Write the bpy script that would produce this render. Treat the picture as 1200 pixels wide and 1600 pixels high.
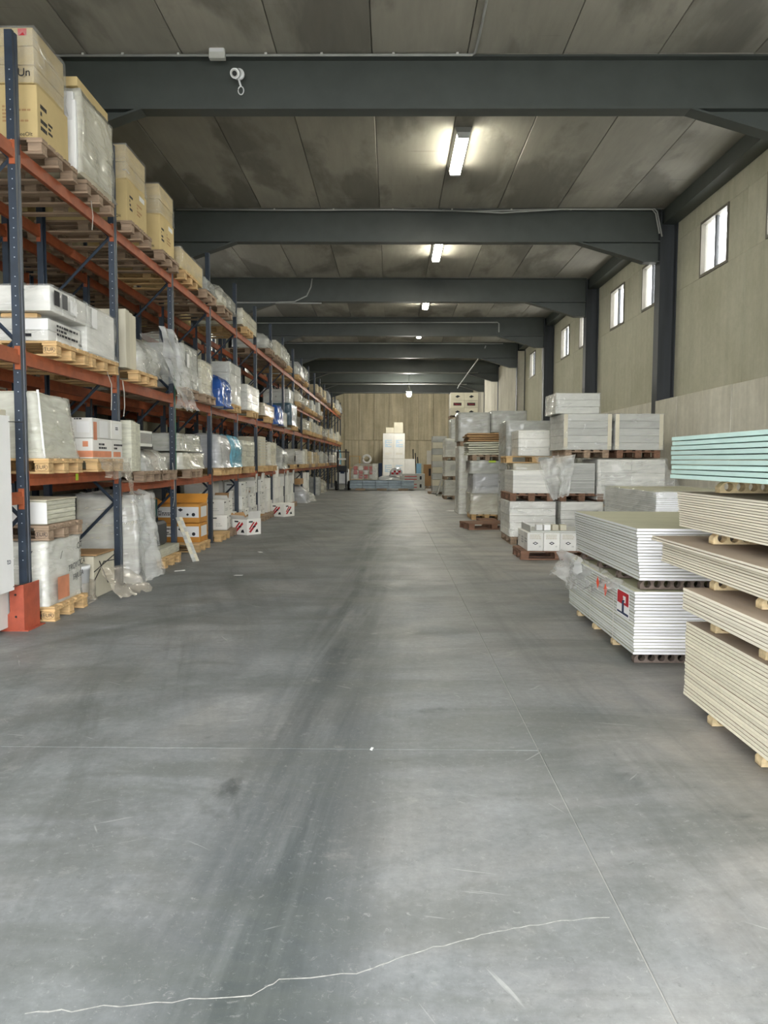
import bpy, bmesh, math, random
from mathutils import Vector, Matrix, noise

for o in list(bpy.data.objects):
    bpy.data.objects.remove(o)
S = bpy.context.scene
C = S.collection
rnd = random.Random(11)
R = math.radians

# ------------------------------------------------------------------ camera, sky, exposure
CAM_H, FPX = 1.55, 1200.0
yv = Vector((12.0, -81.0, FPX)).normalized()                 # world +Y seen in camera axes (right, down, forward)
zv = Vector((math.sin(R(.25)), -math.cos(R(.25)), 0.0))
zv = (zv - yv * zv.dot(yv)).normalized()
xv = yv.cross(zv)
cd = bpy.data.cameras.new('camera')
cd.sensor_fit = 'VERTICAL'; cd.sensor_height = 36.0; cd.sensor_width = 27.0
cd.lens = FPX / 1600 * 36.0; cd.clip_start = .05; cd.clip_end = 300
cam = bpy.data.objects.new('camera', cd); C.objects.link(cam); S.camera = cam
rt = Vector((xv.x, yv.x, zv.x)); dn = Vector((xv.y, yv.y, zv.y)); fw = Vector((xv.z, yv.z, zv.z))
m3 = Matrix((rt, -dn, -fw)).transposed()
cam.matrix_world = Matrix.Translation((0, 0, CAM_H)) @ m3.to_4x4()

W = bpy.data.worlds.new('overcast_sky'); S.world = W; W.use_nodes = True
bg = W.node_tree.nodes['Background']
bg.inputs['Color'].default_value = (.97, .985, 1.0, 1); bg.inputs['Strength'].default_value = 8.6
S.view_settings.view_transform = 'Standard'; S.view_settings.look = 'None'
S.view_settings.exposure = 0.40; S.view_settings.gamma = 1.0; S.view_settings.use_curve_mapping = False

def portal(name, loc, rot, sx, sy):                           # guides sky sampling through an opening of the building
    l = bpy.data.lights.new(name, 'AREA'); l.shape = 'RECTANGLE'; l.size = sx; l.size_y = sy
    l.cycles.is_portal = True
    o = bpy.data.objects.new(name, l); C.objects.link(o); o.location = loc; o.rotation_euler = rot
    return o
portal('door_portal', (0, -1.85, 2.95), (R(90), 0, 0), 9.6, 5.9)
LAMP_POWER = 85.0

# ------------------------------------------------------------------ mesh helpers
class MB:
    def __init__(s): s.v = []; s.f = []
    def add(s, vs, fs):
        n = len(s.v); s.v += [tuple(a) for a in vs]; s.f += [tuple(i + n for i in f) for f in fs]; return s
    def box(s, x0, x1, y0, y1, z0, z1):
        return s.add([(x0,y0,z0),(x1,y0,z0),(x1,y1,z0),(x0,y1,z0),(x0,y0,z1),(x1,y0,z1),(x1,y1,z1),(x0,y1,z1)],
                     [(0,3,2,1),(4,5,6,7),(0,1,5,4),(1,2,6,5),(2,3,7,6),(3,0,4,7)])
    def prism(s, poly, axis, a, b):                           # poly in the two other axes, extruded along axis
        def p(q, t): return (t, q[0], q[1]) if axis == 'x' else ((q[0], t, q[1]) if axis == 'y' else (q[0], q[1], t))
        n = len(poly)
        return s.add([p(q, a) for q in poly] + [p(q, b) for q in poly],
                     [tuple(range(n))[::-1], tuple(range(n, 2*n))] + [(i, (i+1) % n, n + (i+1) % n, n + i) for i in range(n)])
    def tube(s, pts, r, n=8):
        pts = [Vector(p) for p in pts]; vs = []; fs = []
        for i, p in enumerate(pts):
            d = (pts[min(i+1, len(pts)-1)] - pts[max(i-1, 0)]).normalized()
            a = d.cross(Vector((0, 0, 1)))
            if a.length < .05: a = d.cross(Vector((1, 0, 0)))
            a.normalize(); b = d.cross(a)
            for k in range(n):
                t = 2*math.pi*k/n; vs.append(p + a*math.cos(t)*r + b*math.sin(t)*r)
        for i in range(len(pts)-1):
            for k in range(n):
                fs.append((i*n+k, i*n+(k+1) % n, (i+1)*n+(k+1) % n, (i+1)*n+k))
        fs.append(tuple(range(n))); fs.append(tuple((len(pts)-1)*n+k for k in range(n))[::-1])
        return s.add(vs, fs)
    def lathe(s, prof, n=20, axis='z'):                       # prof: (radius, height)
        vs = []; fs = []
        for r, h in prof:
            for k in range(n):
                t = 2*math.pi*k/n; x, y = r*math.cos(t), r*math.sin(t)
                vs.append((x, y, h) if axis == 'z' else ((x, h, y) if axis == 'y' else (h, x, y)))
        for i in range(len(prof)-1):
            for k in range(n): fs.append((i*n+k, i*n+(k+1) % n, (i+1)*n+(k+1) % n, (i+1)*n+k))
        fs.append(tuple(range(n))[::-1]); fs.append(tuple((len(prof)-1)*n+k for k in range(n)))
        return s.add(vs, fs)
    def mesh(s, name='m', smooth=False, bev=0):
        m = bpy.data.meshes.new(name); m.from_pydata(s.v, [], s.f)
        bm = bmesh.new(); bm.from_mesh(m)
        bmesh.ops.recalc_face_normals(bm, faces=bm.faces)
        if bev: bmesh.ops.bevel(bm, geom=list(bm.edges), offset=bev, segments=1, affect='EDGES', clamp_overlap=True)
        bm.to_mesh(m); bm.free()
        m.materials.append(None)
        if smooth: m.polygons.foreach_set('use_smooth', [True]*len(m.polygons))
        m.update(); return m

_cache = {}
def boxmesh(dx, dy, dz, bev=.004):                            # bottom centre at the origin
    k = (round(dx, 3), round(dy, 3), round(dz, 3), bev)
    if k not in _cache:
        _cache[k] = MB().box(-dx/2, dx/2, -dy/2, dy/2, 0, dz).mesh('box', bev=min(bev, dx*.3, dy*.3, dz*.3) if bev else 0)
    return _cache[k]
def ob(name, mesh, mat, parent=None, loc=(0, 0, 0), rot=(0, 0, 0)):
    o = bpy.data.objects.new(name, mesh); C.objects.link(o)
    o.location = loc; o.rotation_euler = rot
    if parent is not None: o.parent = parent
    if mat is not None and mesh is not None and len(mesh.materials):
        if isinstance(mat, (list, tuple)):
            for i, mm in enumerate(mat): o.material_slots[i].link = 'OBJECT'; o.material_slots[i].material = mm
        else:
            o.material_slots[0].link = 'OBJECT'; o.material_slots[0].material = mat
    return o
LABELS = {}
def tag(o, label, cat, group=None, kind=None):
    o['label'] = label; o['category'] = cat
    if group: o['group'] = group
    if kind: o['kind'] = kind
    return o
def thing(name, label, cat, loc=(0, 0, 0), rot=(0, 0, 0), group=None):
    return tag(ob(name, None, None, None, loc, rot), label, cat, group)
def struct(o): o['kind'] = 'structure'; return o
def copy_tree(o, parent=None):
    c = o.copy(); C.objects.link(c); c.parent = parent
    for ch in list(o.children): copy_tree(ch, c)
    return c

# ------------------------------------------------------------------ materials
def nodes(name):
    m = bpy.data.materials.new(name); m.use_nodes = True
    nt = m.node_tree; return m, nt, nt.nodes['Principled BSDF']
def lk(nt, a, b): nt.links.new(a, b)
def N(nt, t, **kw):
    n = nt.nodes.new(t)
    for k, v in kw.items():
        if k.startswith('i_'): n.inputs[k[2:].replace('_', ' ')].default_value = v
        else: setattr(n, k, v)
    return n
def coords(nt, scale=(1, 1, 1), world=False, rot=(0, 0, 0), shift=True):
    mp = N(nt, 'ShaderNodeMapping'); mp.inputs['Rotation'].default_value = rot
    out = mp.outputs['Vector']
    if tuple(scale) != (1, 1, 1):
        m2 = N(nt, 'ShaderNodeMapping'); m2.inputs['Scale'].default_value = scale; lk(nt, out, m2.inputs['Vector']); out = m2.outputs['Vector']
    if world:
        g = N(nt, 'ShaderNodeNewGeometry'); lk(nt, g.outputs['Position'], mp.inputs['Vector'])
    else:
        t = N(nt, 'ShaderNodeTexCoord'); lk(nt, t.outputs['Object'], mp.inputs['Vector'])
        if shift:
            oi = N(nt, 'ShaderNodeObjectInfo'); mu = N(nt, 'ShaderNodeMath', operation='MULTIPLY'); mu.inputs[1].default_value = 57.0
            lk(nt, oi.outputs['Random'], mu.inputs[0]); cx = N(nt, 'ShaderNodeCombineXYZ')
            lk(nt, mu.outputs[0], cx.inputs[0]); lk(nt, mu.outputs[0], cx.inputs[1]); lk(nt, cx.outputs[0], mp.inputs['Location'])
    return out
def noi(nt, vec, scale, detail=4, rough=.55, dist=0):
    n = N(nt, 'ShaderNodeTexNoise'); n.inputs['Scale'].default_value = scale; n.inputs['Detail'].default_value = detail
    n.inputs['Roughness'].default_value = rough; n.inputs['Distortion'].default_value = dist
    lk(nt, vec, n.inputs['Vector']); return n.outputs['Fac']
def ramp(nt, fac, stops):
    r = N(nt, 'ShaderNodeValToRGB'); e = r.color_ramp.elements
    while len(e) < len(stops): e.new(.5)
    for i, (p, c) in enumerate(stops):
        e[i].position = p; e[i].color = (c, c, c, 1) if not isinstance(c, tuple) else c + (1,)
    lk(nt, fac, r.inputs['Fac']); return r.outputs['Color']
def mix(nt, a, b, fac, mode='MIX'):
    m = N(nt, 'ShaderNodeMix', data_type='RGBA', blend_type=mode)
    for s, x in ((6, a), (7, b)):
        if isinstance(x, tuple): m.inputs[s].default_value = x + (1,)
        else: lk(nt, x, m.inputs[s])
    if isinstance(fac, (int, float)): m.inputs[0].default_value = fac
    else: lk(nt, fac, m.inputs[0])
    return m.outputs[2]
def bump(nt, p, h, strength=.3, dist=.01):
    b = N(nt, 'ShaderNodeBump'); b.inputs['Strength'].default_value = strength; b.inputs['Distance'].default_value = dist
    lk(nt, h, b.inputs['Height']); lk(nt, b.outputs[0], p.inputs['Normal'])
def hexc(h):
    c = [int(h[i:i+2], 16)/255 for i in (0, 2, 4)]
    return tuple(x/12.92 if x <= .04045 else ((x+.055)/1.055)**2.4 for x in c)
def mat(name, h, rough=.6, var=.18, scale=4, stretch=(1, 1, 1), bmp=0, bscale=30, spec=.4, metal=0, rand=.12, alpha=None):
    m, nt, p = nodes(name); c = hexc(h)
    v = coords(nt, stretch)
    f = noi(nt, v, scale)
    lo = tuple(x*(1-var) for x in c); hi = tuple(min(1, x*(1+var)) for x in c)
    col = ramp(nt, f, [(.3, lo), (.7, hi)])
    oi = N(nt, 'ShaderNodeObjectInfo'); mr = N(nt, 'ShaderNodeMapRange'); mr.inputs[3].default_value = 1-rand; mr.inputs[4].default_value = 1+rand
    lk(nt, oi.outputs['Random'], mr.inputs[0])
    hs = N(nt, 'ShaderNodeHueSaturation'); lk(nt, col, hs.inputs['Color']); lk(nt, mr.outputs[0], hs.inputs['Value'])
    lk(nt, hs.outputs[0], p.inputs['Base Color'])
    p.inputs['Roughness'].default_value = rough; p.inputs['Metallic'].default_value = metal; p.inputs['Specular IOR Level'].default_value = spec
    if bmp: bump(nt, p, noi(nt, v, bscale, 5), bmp, .01)
    if alpha: p.inputs['Alpha'].default_value = alpha
    return m
def film(name, h, a0, a1, rough=.14):
    m, nt, p = nodes(name)
    v = coords(nt, (.7, .7, 3.6), rot=(.12, .1, .0)); v2 = coords(nt, (1, 1, 1.3), rot=(.5, .6, .2))
    f1 = noi(nt, v, 2.6, 5, .55, .6)
    rg = N(nt, 'ShaderNodeTexNoise', noise_type='RIDGED_MULTIFRACTAL'); rg.inputs['Scale'].default_value = 3.2; rg.inputs['Detail'].default_value = 3; rg.inputs['Distortion'].default_value = .9
    lk(nt, v2, rg.inputs['Vector'])
    rg2 = N(nt, 'ShaderNodeTexNoise', noise_type='RIDGED_MULTIFRACTAL'); rg2.inputs['Scale'].default_value = 5.0; rg2.inputs['Detail'].default_value = 2; rg2.inputs['Distortion'].default_value = .4
    lk(nt, v, rg2.inputs['Vector'])
    ad = N(nt, 'ShaderNodeMath', operation='MULTIPLY_ADD'); ad.inputs[1].default_value = .6
    lk(nt, rg2.outputs['Fac'], ad.inputs[0]); lk(nt, rg.outputs['Fac'], ad.inputs[2])
    cre = ramp(nt, ad.outputs[0], [(.55, 0.0), (1.0, 1.0)])
    am = N(nt, 'ShaderNodeMath', operation='MULTIPLY_ADD'); am.inputs[1].default_value = .13*(1-a1)+.03
    lk(nt, cre, am.inputs[0]); lk(nt, ramp(nt, f1, [(.3, a0), (.72, a1)]), am.inputs[2])
    lk(nt, am.outputs[0], p.inputs['Alpha']); p.inputs['Base Color'].default_value = hexc(h) + (1,)
    p.inputs['Roughness'].default_value = rough; p.inputs['Specular IOR Level'].default_value = .9
    bump(nt, p, ad.outputs[0], .75, .035)
    return m
def emit(name, col, st):
    m = bpy.data.materials.new(name); m.use_nodes = True; nt = m.node_tree; nt.nodes.clear()
    e = nt.nodes.new('ShaderNodeEmission'); e.inputs[0].default_value = col + (1,); e.inputs[1].default_value = st
    o = nt.nodes.new('ShaderNodeOutputMaterial'); nt.links.new(e.outputs[0], o.inputs[0]); return m

def floor_mat():
    m, nt, p = nodes('polished_concrete_floor')
    v = coords(nt, world=True)
    big = noi(nt, v, .45, 6, .62, .5); mid = noi(nt, v, 1.7, 7, .68, .4); fine = noi(nt, v, 20, 7, .72); grit = noi(nt, v, 31, 10, .85, .7)
    sx = N(nt, 'ShaderNodeSeparateXYZ'); g = N(nt, 'ShaderNodeNewGeometry'); lk(nt, g.outputs['Position'], sx.inputs[0])
    def band(c0, w, ax=0):
        a = N(nt, 'ShaderNodeMath', operation='SUBTRACT'); lk(nt, sx.outputs[ax], a.inputs[0]); a.inputs[1].default_value = c0
        b = N(nt, 'ShaderNodeMath', operation='ABSOLUTE'); lk(nt, a.outputs[0], b.inputs[0])
        r = N(nt, 'ShaderNodeMapRange', interpolation_type='SMOOTHSTEP'); lk(nt, b.outputs[0], r.inputs[0])
        r.inputs[1].default_value = w; r.inputs[2].default_value = 0.0; r.inputs[3].default_value = 0; r.inputs[4].default_value = 1
        return r.outputs[0]
    def mul(a, b):
        n = N(nt, 'ShaderNodeMath', operation='MULTIPLY'); lk(nt, a, n.inputs[0])
        if isinstance(b, float): n.inputs[1].default_value = b
        else: lk(nt, b, n.inputs[1])
        return n.outputs[0]
    col = ramp(nt, big, [(.30, hexc('727776')), (.5, hexc('898c8d')), (.72, hexc('9e9c97'))])
    col = mix(nt, col, ramp(nt, mid, [(.3, .66), (.7, 1.14)]), .8, 'MULTIPLY')
    col = mix(nt, col, ramp(nt, fine, [(.3, .72), (.7, 1.16)]), .7, 'MULTIPLY')
    # paler, warmer patches at the right of the joint
    col = mix(nt, col, hexc('b0a79b'), mul(mul(band(2.4, 2.3), ramp(nt, noi(nt, v, .8, 5, .6, .4), [(.32, 0.0), (.62, 1.0)])), .65))
    # tyre streaks up the aisle, several widths, some swinging across
    for (c0, w, ang, sc, lo, hi, amt, colr) in ((-.42, .50, 3, (3.0, .16), .34, .60, .88, '3d4548'), (-.34, 1.0, 5, (1.6, .12), .40, .66, .62, '474d4d'), (-1.9, 1.6, -14, (2.2, .22), .46, .66, .55, '4d524f'),
                                                (-2.6, 2.0, 38, (1.6, .25), .48, .66, .50, '505551'), (1.35, .9, -3, (2.6, .14), .48, .68, .45, '535856'), (.4, 4.0, 74, (1.1, .22), .52, .68, .42, '565a56')):
        vs = coords(nt, (sc[0], sc[1], 1), world=True, rot=(0, 0, R(ang)))
        col = mix(nt, col, hexc(colr), mul(mul(band(c0, w), ramp(nt, noi(nt, vs, 1.5, 7, .66, .6), [(lo, 0.0), (hi, 1.0)])), amt))
    # grime of the far aisle and oil stains with edges of their own, dust, grit, scratches
    vx = coords(nt, (.35, 1.3, 1), world=True)
    col = mix(nt, col, hexc('5d615c'), mul(ramp(nt, noi(nt, vx, 1.4, 7, .66, .7), [(.46, 0.0), (.62, 1.0)]), .5))
    col = mix(nt, col, hexc('343837'), mul(ramp(nt, noi(nt, v, .9, 6, .62, 1.2), [(.66, 0.0), (.74, 1.0)]), .6))
    col = mix(nt, col, hexc('bab8b2'), mul(ramp(nt, noi(nt, v, 2.3, 8, .75, .2), [(.60, 0.0), (.74, 1.0)]), .38))
    col = mix(nt, col, hexc('b9b9b5'), mul(ramp(nt, grit, [(.56, 0.0), (.66, 1.0)]), .42))
    col = mix(nt, col, hexc('4a4d4c'), mul(ramp(nt, noi(nt, v, 23, 10, .85, .5), [(.57, 0.0), (.66, 1.0)]), .45))
    for k, (ang, sc) in enumerate(((35, 1.0), (-50, 1.3), (62, .9), (12, 1.1), (-25, 1.5))):
        vv = coords(nt, (.9*sc, 16*sc, 1), world=True, rot=(0, 0, R(ang)))
        col = mix(nt, col, hexc('c6c6c2'), mul(ramp(nt, noi(nt, vv, 1.6, 3, .5, .1), [(.725, 0.0), (.75, 1.0)]), .32))
    lk(nt, col, p.inputs['Base Color'])
    lk(nt, ramp(nt, mid, [(.3, .40), (.7, .66)]), p.inputs['Roughness'])
    p.inputs['Specular IOR Level'].default_value = .42
    bump(nt, p, fine, .16, .005)
    return m
def ceiling_mat():
    m, nt, p = nodes('precast_concrete_ceiling')
    v = coords(nt, (1, .35, 1)); v2 = coords(nt, (2.2, .25, 1))
    col = ramp(nt, noi(nt, v, .7, 5, .6, .3), [(.35, hexc('8f8c82')), (.7, hexc('a8a498'))])
    damp = ramp(nt, noi(nt, v, .75, 7, .55, .25), [(.50, 0.0), (.58, 1.0)])
    col = mix(nt, col, hexc('625f58'), mix(nt, (0., 0., 0.), damp, .6))
    col = mix(nt, col, ramp(nt, noi(nt, v2, 4, 4, .6), [(.3, .88), (.7, 1.06)]), .7, 'MULTIPLY')
    vd = coords(nt, (.5, 6.0, 1)); col = mix(nt, col, hexc('605e56'), mix(nt, (0., 0., 0.), ramp(nt, noi(nt, vd, 1.3, 4, .6), [(.66, 0.0), (.72, 1.0)]), .35))
    lk(nt, col, p.inputs['Base Color']); p.inputs['Roughness'].default_value = .85
    bump(nt, p, noi(nt, v, 25, 5), .25, .006); return m
def wall_mat(name, a, b, streak=.5, var=.3):
    m, nt, p = nodes(name)
    v = coords(nt, (1, 1, 1)); vs = coords(nt, (2.6, 2.6, .12))
    col = ramp(nt, noi(nt, v, .7, 5, .6), [(.3, hexc(a)), (.7, hexc(b))])
    col = mix(nt, col, ramp(nt, noi(nt, vs, 2.2, 5, .6, .2), [(.3, 1-var*1.4), (.7, 1+var*.5)]), streak, 'MULTIPLY')
    col = mix(nt, col, ramp(nt, noi(nt, v, 9, 6, .7), [(.3, .85), (.7, 1.08)]), .6, 'MULTIPLY')
    lk(nt, col, p.inputs['Base Color']); p.inputs['Roughness'].default_value = .9
    bump(nt, p, noi(nt, v, 30, 5), .35, .006); return m

M = {}
M['floor'] = floor_mat(); M['ceiling'] = ceiling_mat()
M['panel'] = wall_mat('upper_wall_panel', 'aaa894', 'bab8a6', .3, .22)
M['plinth'] = wall_mat('board_formed_concrete', 'bdb9aa', 'd8d4c6', .3, .45)
M['backwall'] = wall_mat('back_wall_concrete', 'b8ad90', 'd6cbae', .7, .32)
M['outside'] = mat('outside_paving', 'a8a7a2', .9)
M['steel'] = mat('dark_painted_steel', '424744', .45, .1, 3, spec=.5, rand=.03)
M['steel2'] = mat('dark_column_steel', '35393d', .5, .3, 2, (3, 3, .3), spec=.5, rand=.03)
M['zinc'] = mat('grey_conduit', '9b9d9a', .45, .1, spec=.5)
M['blue'] = mat('navy_rack_paint', '2d3744', .42, .22, 6, spec=.5, rand=.05)
M['orange'] = mat('orange_rack_paint', '99502f', .55, .22, 7, (1, 1, 1), spec=.45, rand=.05)
M['guard'] = mat('scuffed_orange_guard', 'a24e38', .55, .2, 9, bmp=.15)
M['wood'] = mat('fresh_pallet_wood', 'c9a878', .75, .22, 5, (.6, 6, 6), bmp=.25)
M['wood2'] = mat('weathered_pallet_wood', '9a8570', .8, .3, 5, (.6, 6, 6), bmp=.3)
M['wood3'] = mat('reddish_pallet_wood', '7d5e4b', .8, .3, 5, (.6, 6, 6), bmp=.3)
M['kraft'] = mat('kraft_cardboard', 'c2ad7c', .75, .08, 3)
M['brown'] = mat('brown_cardboard', 'a5835c', .75, .1, 3)
M['white'] = mat('white_cardboard', 'e3e2dc', .6, .07, 3)
M['cream'] = mat('cream_cardboard', 'cfc9b4', .65, .08, 3)
M['grey'] = mat('grey_cardboard', 'b9bab5', .65, .1, 3)
M['tile'] = mat('tile_box_edges', 'c9c8b6', .6, .18, 6, (1, 1, 6))
M['pink'] = mat('salmon_print', 'd08a68', .6, .15, 6)
M['ink'] = mat('black_ink', '26262a', .7, .1)
M['inkblue'] = mat('blue_ink', '33415e', .7, .1)
M['red'] = mat('red_ink', 'b3262e', .6, .1)
M['tape'] = mat('brown_tape', 'b08a55', .35, .1)
M['paper'] = mat('white_paper', 'e6e6e4', .6, .03)
M['orangebox'] = mat('orange_yellow_carton', 'd0923f', .6, .12, 3)
M['greenbox'] = mat('dark_green_carton', '1d4a48', .55, .15, 3)
M['darkgrey'] = mat('dark_grey_plastic', '3a3c3f', .4, .2, 4)
M['black'] = mat('black_plastic', '17181a', .5, .2)
M['film'] = film('clear_stretch_film', 'e9ebe6', .10, .38)
M['filmm'] = film('cloudy_plastic_film', 'e4e4da', .30, .60)
M['filmg'] = film('grey_wrapped_film', 'c9cbc6', .36, .70, .16)
M['filmd'] = film('draped_clear_film', 'f1f2ef', .26, .52, .08)
M['fblue'] = film('blue_plastic_film', '2f5ba8', .8, 1.0, .22)
M['flblue'] = film('light_blue_plastic_film', '6fb4cf', .7, 1.0, .22)
M['fdblue'] = film('dark_blue_plastic_film', '4b6473', .75, 1.0, .25)
M['fsilver'] = film('silvery_plastic_film', 'c2c4c6', .7, 1.0, .2)
M['fbrown'] = film('dusty_brown_film', 'c9bfae', .28, .55, .16)
M['pb_top'] = mat('plasterboard_face_paper', 'c2c0a4', .8, .06, 3)
M['pb_end'] = mat('white_plaster_edge', 'e8e8ea', .75, .04, 5, (1, 1, 12))
M['pb_side'] = mat('grey_plasterboard_edge', 'd2d4d0', .8, .04, 5, (1, 1, 12))
M['pb_cream'] = mat('cream_plasterboard_edge', 'e6dfcd', .8, .03, 5, (1, 1, 12))
M['pb_dusty'] = mat('dusty_plasterboard_edge', 'ddd6c2', .8, .05, 9, (1, 4, 1))
M['pb_brown'] = mat('brownish_face_paper', 'ab9b88', .8, .1, 3)
M['pb_green'] = mat('mint_plasterboard_edge', 'cdeae3', .75, .05, 4)
M['bearer'] = mat('pressed_chip_bearer', 'd8c39a', .85, .2, 30, bmp=.4)
M['bearer2'] = mat('brown_pressed_chip_bearer', '6b5f57', .85, .2, 30, bmp=.4)
M['sticker'] = mat('orange_warning_sticker', 'f2552c', .5, .03)
M['lime'] = mat('lime_sticker', 'b9d63c', .5, .05)
M['strapg'] = mat('green_strap', '1f7a5a', .5, .1)
M['strapw'] = mat('white_strap', 'dcdad2', .5, .05)
M['hole'] = mat('bright_bolt_holes', 'b9c4cc', .5, .05)
M['wframe'] = mat('brown_window_frame', '6a665b', .5, .1)
M['alu'] = mat('white_window_frame', 'b9bab4', .4, .05)
M['bluebox'] = mat('light_blue_board', '8fbfe0', .5, .05)
M['greywrap'] = mat('grey_blue_metal_profiles', '7d8a91', .4, .15, 5, spec=.6, metal=.3)
M['whitep'] = mat('white_paint', 'dfe1e2', .35, .04)
M['rubber'] = mat('tyre_rubber', '1b1b1b', .8, .1)
M['lamp'] = emit('fluorescent_diffuser', (1.0, .96, .80), LAMP_POWER)
M['lamp2'] = emit('high_bay_lamp_glow', (1.0, .97, .88), LAMP_POWER*9)
gm, nt, p = nodes('window_glass'); p.inputs['Base Color'].default_value = (.9, .93, .95, 1); p.inputs['Alpha'].default_value = .22; p.inputs['Roughness'].default_value = .1
M['glass'] = gm

# ------------------------------------------------------------------ lettering (built while the scene is still small)
_txt = {}
def text_mesh(s, size, shear=0):
    k = (s, size, shear)
    if k not in _txt:
        cu = bpy.data.curves.new('lettering', 'FONT'); cu.body = s; cu.size = size; cu.align_x = 'CENTER'; cu.align_y = 'CENTER'; cu.shear = shear; cu.extrude = .0006
        o = bpy.data.objects.new('lettering', cu); C.objects.link(o)
        bpy.context.view_layer.update()
        me = bpy.data.meshes.new_from_object(o); bpy.data.objects.remove(o)
        me.materials.clear(); me.materials.append(None); _txt[k] = me
    return _txt[k]
FACE = {'front': (R(90), 0, 0), 'aisle': (R(90), 0, R(90)), 'right': (R(90), 0, R(-90)), 'top': (0, 0, 0)}
def letters(parent, s, size, loc, face, m='ink', roll=0, name='printed_text', shear=0):
    o = ob(name, text_mesh(s, size, shear), M[m], parent, loc)
    o.rotation_euler = (Matrix.Rotation(FACE[face][2], 4, 'Z') @ Matrix.Rotation(FACE[face][0], 4, 'X') @ Matrix.Rotation(R(roll), 4, 'Z')).to_euler()
    return o
def flat(parent, polys, loc, face, m, name='print', t=.0012):
    k = ('flat', str(polys), t)
    if k not in _cache:
        b = MB()
        for pl in polys: b.prism(pl, 'z', 0, t)
        _cache[k] = b.mesh('print')
    return ob(name, _cache[k], M[m], parent, loc, FACE[face])
def rect(x0, x1, y0, y1): return [(x0, y0), (x1, y0), (x1, y1), (x0, y1)]
def text_bars(w, h, n, seed):
    r = random.Random(seed); out = []
    for i in range(n):
        y = h/2 - (i+.5)*h/n; x = -w/2
        while x < w/2 - .02:
            l = r.uniform(.02, .09)*w/.4; x1 = min(w/2, x + l)
            out.append(rect(x, x1, y - h/n*.28, y + h/n*.28)); x = x1 + .012*w/.4
            if r.random() < .12: break
    return out
def diamond(w, h): return [(-w/2, 0), (0, -h/2), (w/2, 0), (0, h/2)]

# ------------------------------------------------------------------ soft shapes: stretch film, bags, hanging sheets
def shell(dx, dy, dz, amp=.012, seed=0, res=.09, fold=1.0, crown=.0, bulge=0, rag=0.0, top=True):
    """closed wrap round a dx*dy*dz block, bottom centre at the origin"""
    nx = max(3, min(14, round(dx/res))); ny = max(3, min(14, round(dy/res))); nz = max(3, min(14, round(dz/res)))
    per = []
    for i in range(nx): per.append((-dx/2 + dx*i/nx, -dy/2))
    for i in range(ny): per.append((dx/2, -dy/2 + dy*i/ny))
    for i in range(nx): per.append((dx/2 - dx*i/nx, dy/2))
    for i in range(ny): per.append((-dx/2, dy/2 - dy*i/ny))
    n = len(per); rows = [(i/nz, 1.0) for i in range(nz+1)]
    if top: rows += [(1.0, .93), (1.0, .7), (1.0, .35)]
    vs = []; fs = []
    off = Vector((seed*7.31, seed*3.77, seed*1.9))
    for t, k in rows:
        for (x, y) in per:
            s = k * (1 - crown*max(0, (t-.55)/.45)**2) * (1 + bulge*math.sin(math.pi*t))
            p = Vector((x*s, y*s, t*dz))
            q = Vector((p.x*3.0, p.y*3.0, p.z*2.0)) + off
            d = abs(noise.noise(q*1.3))*1.6 - .35 + .5*noise.noise(q*3.1 + Vector((0, 0, p.x*4)))*fold
            out = Vector((x, y, 0)); out.normalize()
            if k < 1.0: p.z += amp*(d + .9*(1-k)) + crown*dz*.12*(1-k)
            else: p += out*amp*(d + .25)
            if t == 0: p.z += -rag*abs(noise.noise(q*2.2)); p += out*amp*1.5
            vs.append(p)
    for i in range(len(rows)-1):
        for j in range(n):
            fs.append((i*n+j, i*n+(j+1) % n, (i+1)*n+(j+1) % n, (i+1)*n+j))
    m = MB()
    if top:
        last = (len(rows)-1)*n; vs.append(Vector((0, 0, dz + amp)))
        for j in range(n): fs.append((last+j, last+(j+1) % n, len(vs)-1))
    m.add(vs, fs); return m.mesh('film', smooth=True)
def sheet(p00, p10, p11, p01, nu=10, nv=10, amp=.05, seed=0, freq=3.0, ragged=.0, pleat=0.0):
    p00, p10, p11, p01 = map(Vector, (p00, p10, p11, p01)); vs = []; fs = []
    nrm = (p10-p00).cross(p01-p00).normalized()
    for j in range(nv+1):
        for i in range(nu+1):
            u, v = i/nu, j/nv
            p = (p00*(1-u)+p10*u)*(1-v) + (p01*(1-u)+p11*u)*v
            q = Vector((u*freq, v*freq, seed*5.1))
            d = noise.noise(q) + .5*noise.noise(q*2.3) + pleat*math.sin(u*9 + 2.0*noise.noise(q*1.1) + seed)
            p = p + nrm*d*amp
            if j == nv: p = p + (p01-p00).normalized()*ragged*noise.noise(Vector((u*7, seed, 0)))
            vs.append(p)
    for j in range(nv):
        for i in range(nu):
            a = j*(nu+1)+i; fs.append((a, a+1, a+nu+2, a+nu+1))
    return MB().add(vs, fs).mesh('sheet', smooth=True)

# ================================================================== STRUCTURE
BY = [10.04 + 5.93*k for k in range(-2, 8)]                   # portal frames along the hall
Y_BACK, Y_FRONT = 51.75, -1.9
XP, XU, XL, ZC, ZP = 5.42, 5.78, -6.05, 6.65, 2.78

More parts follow.
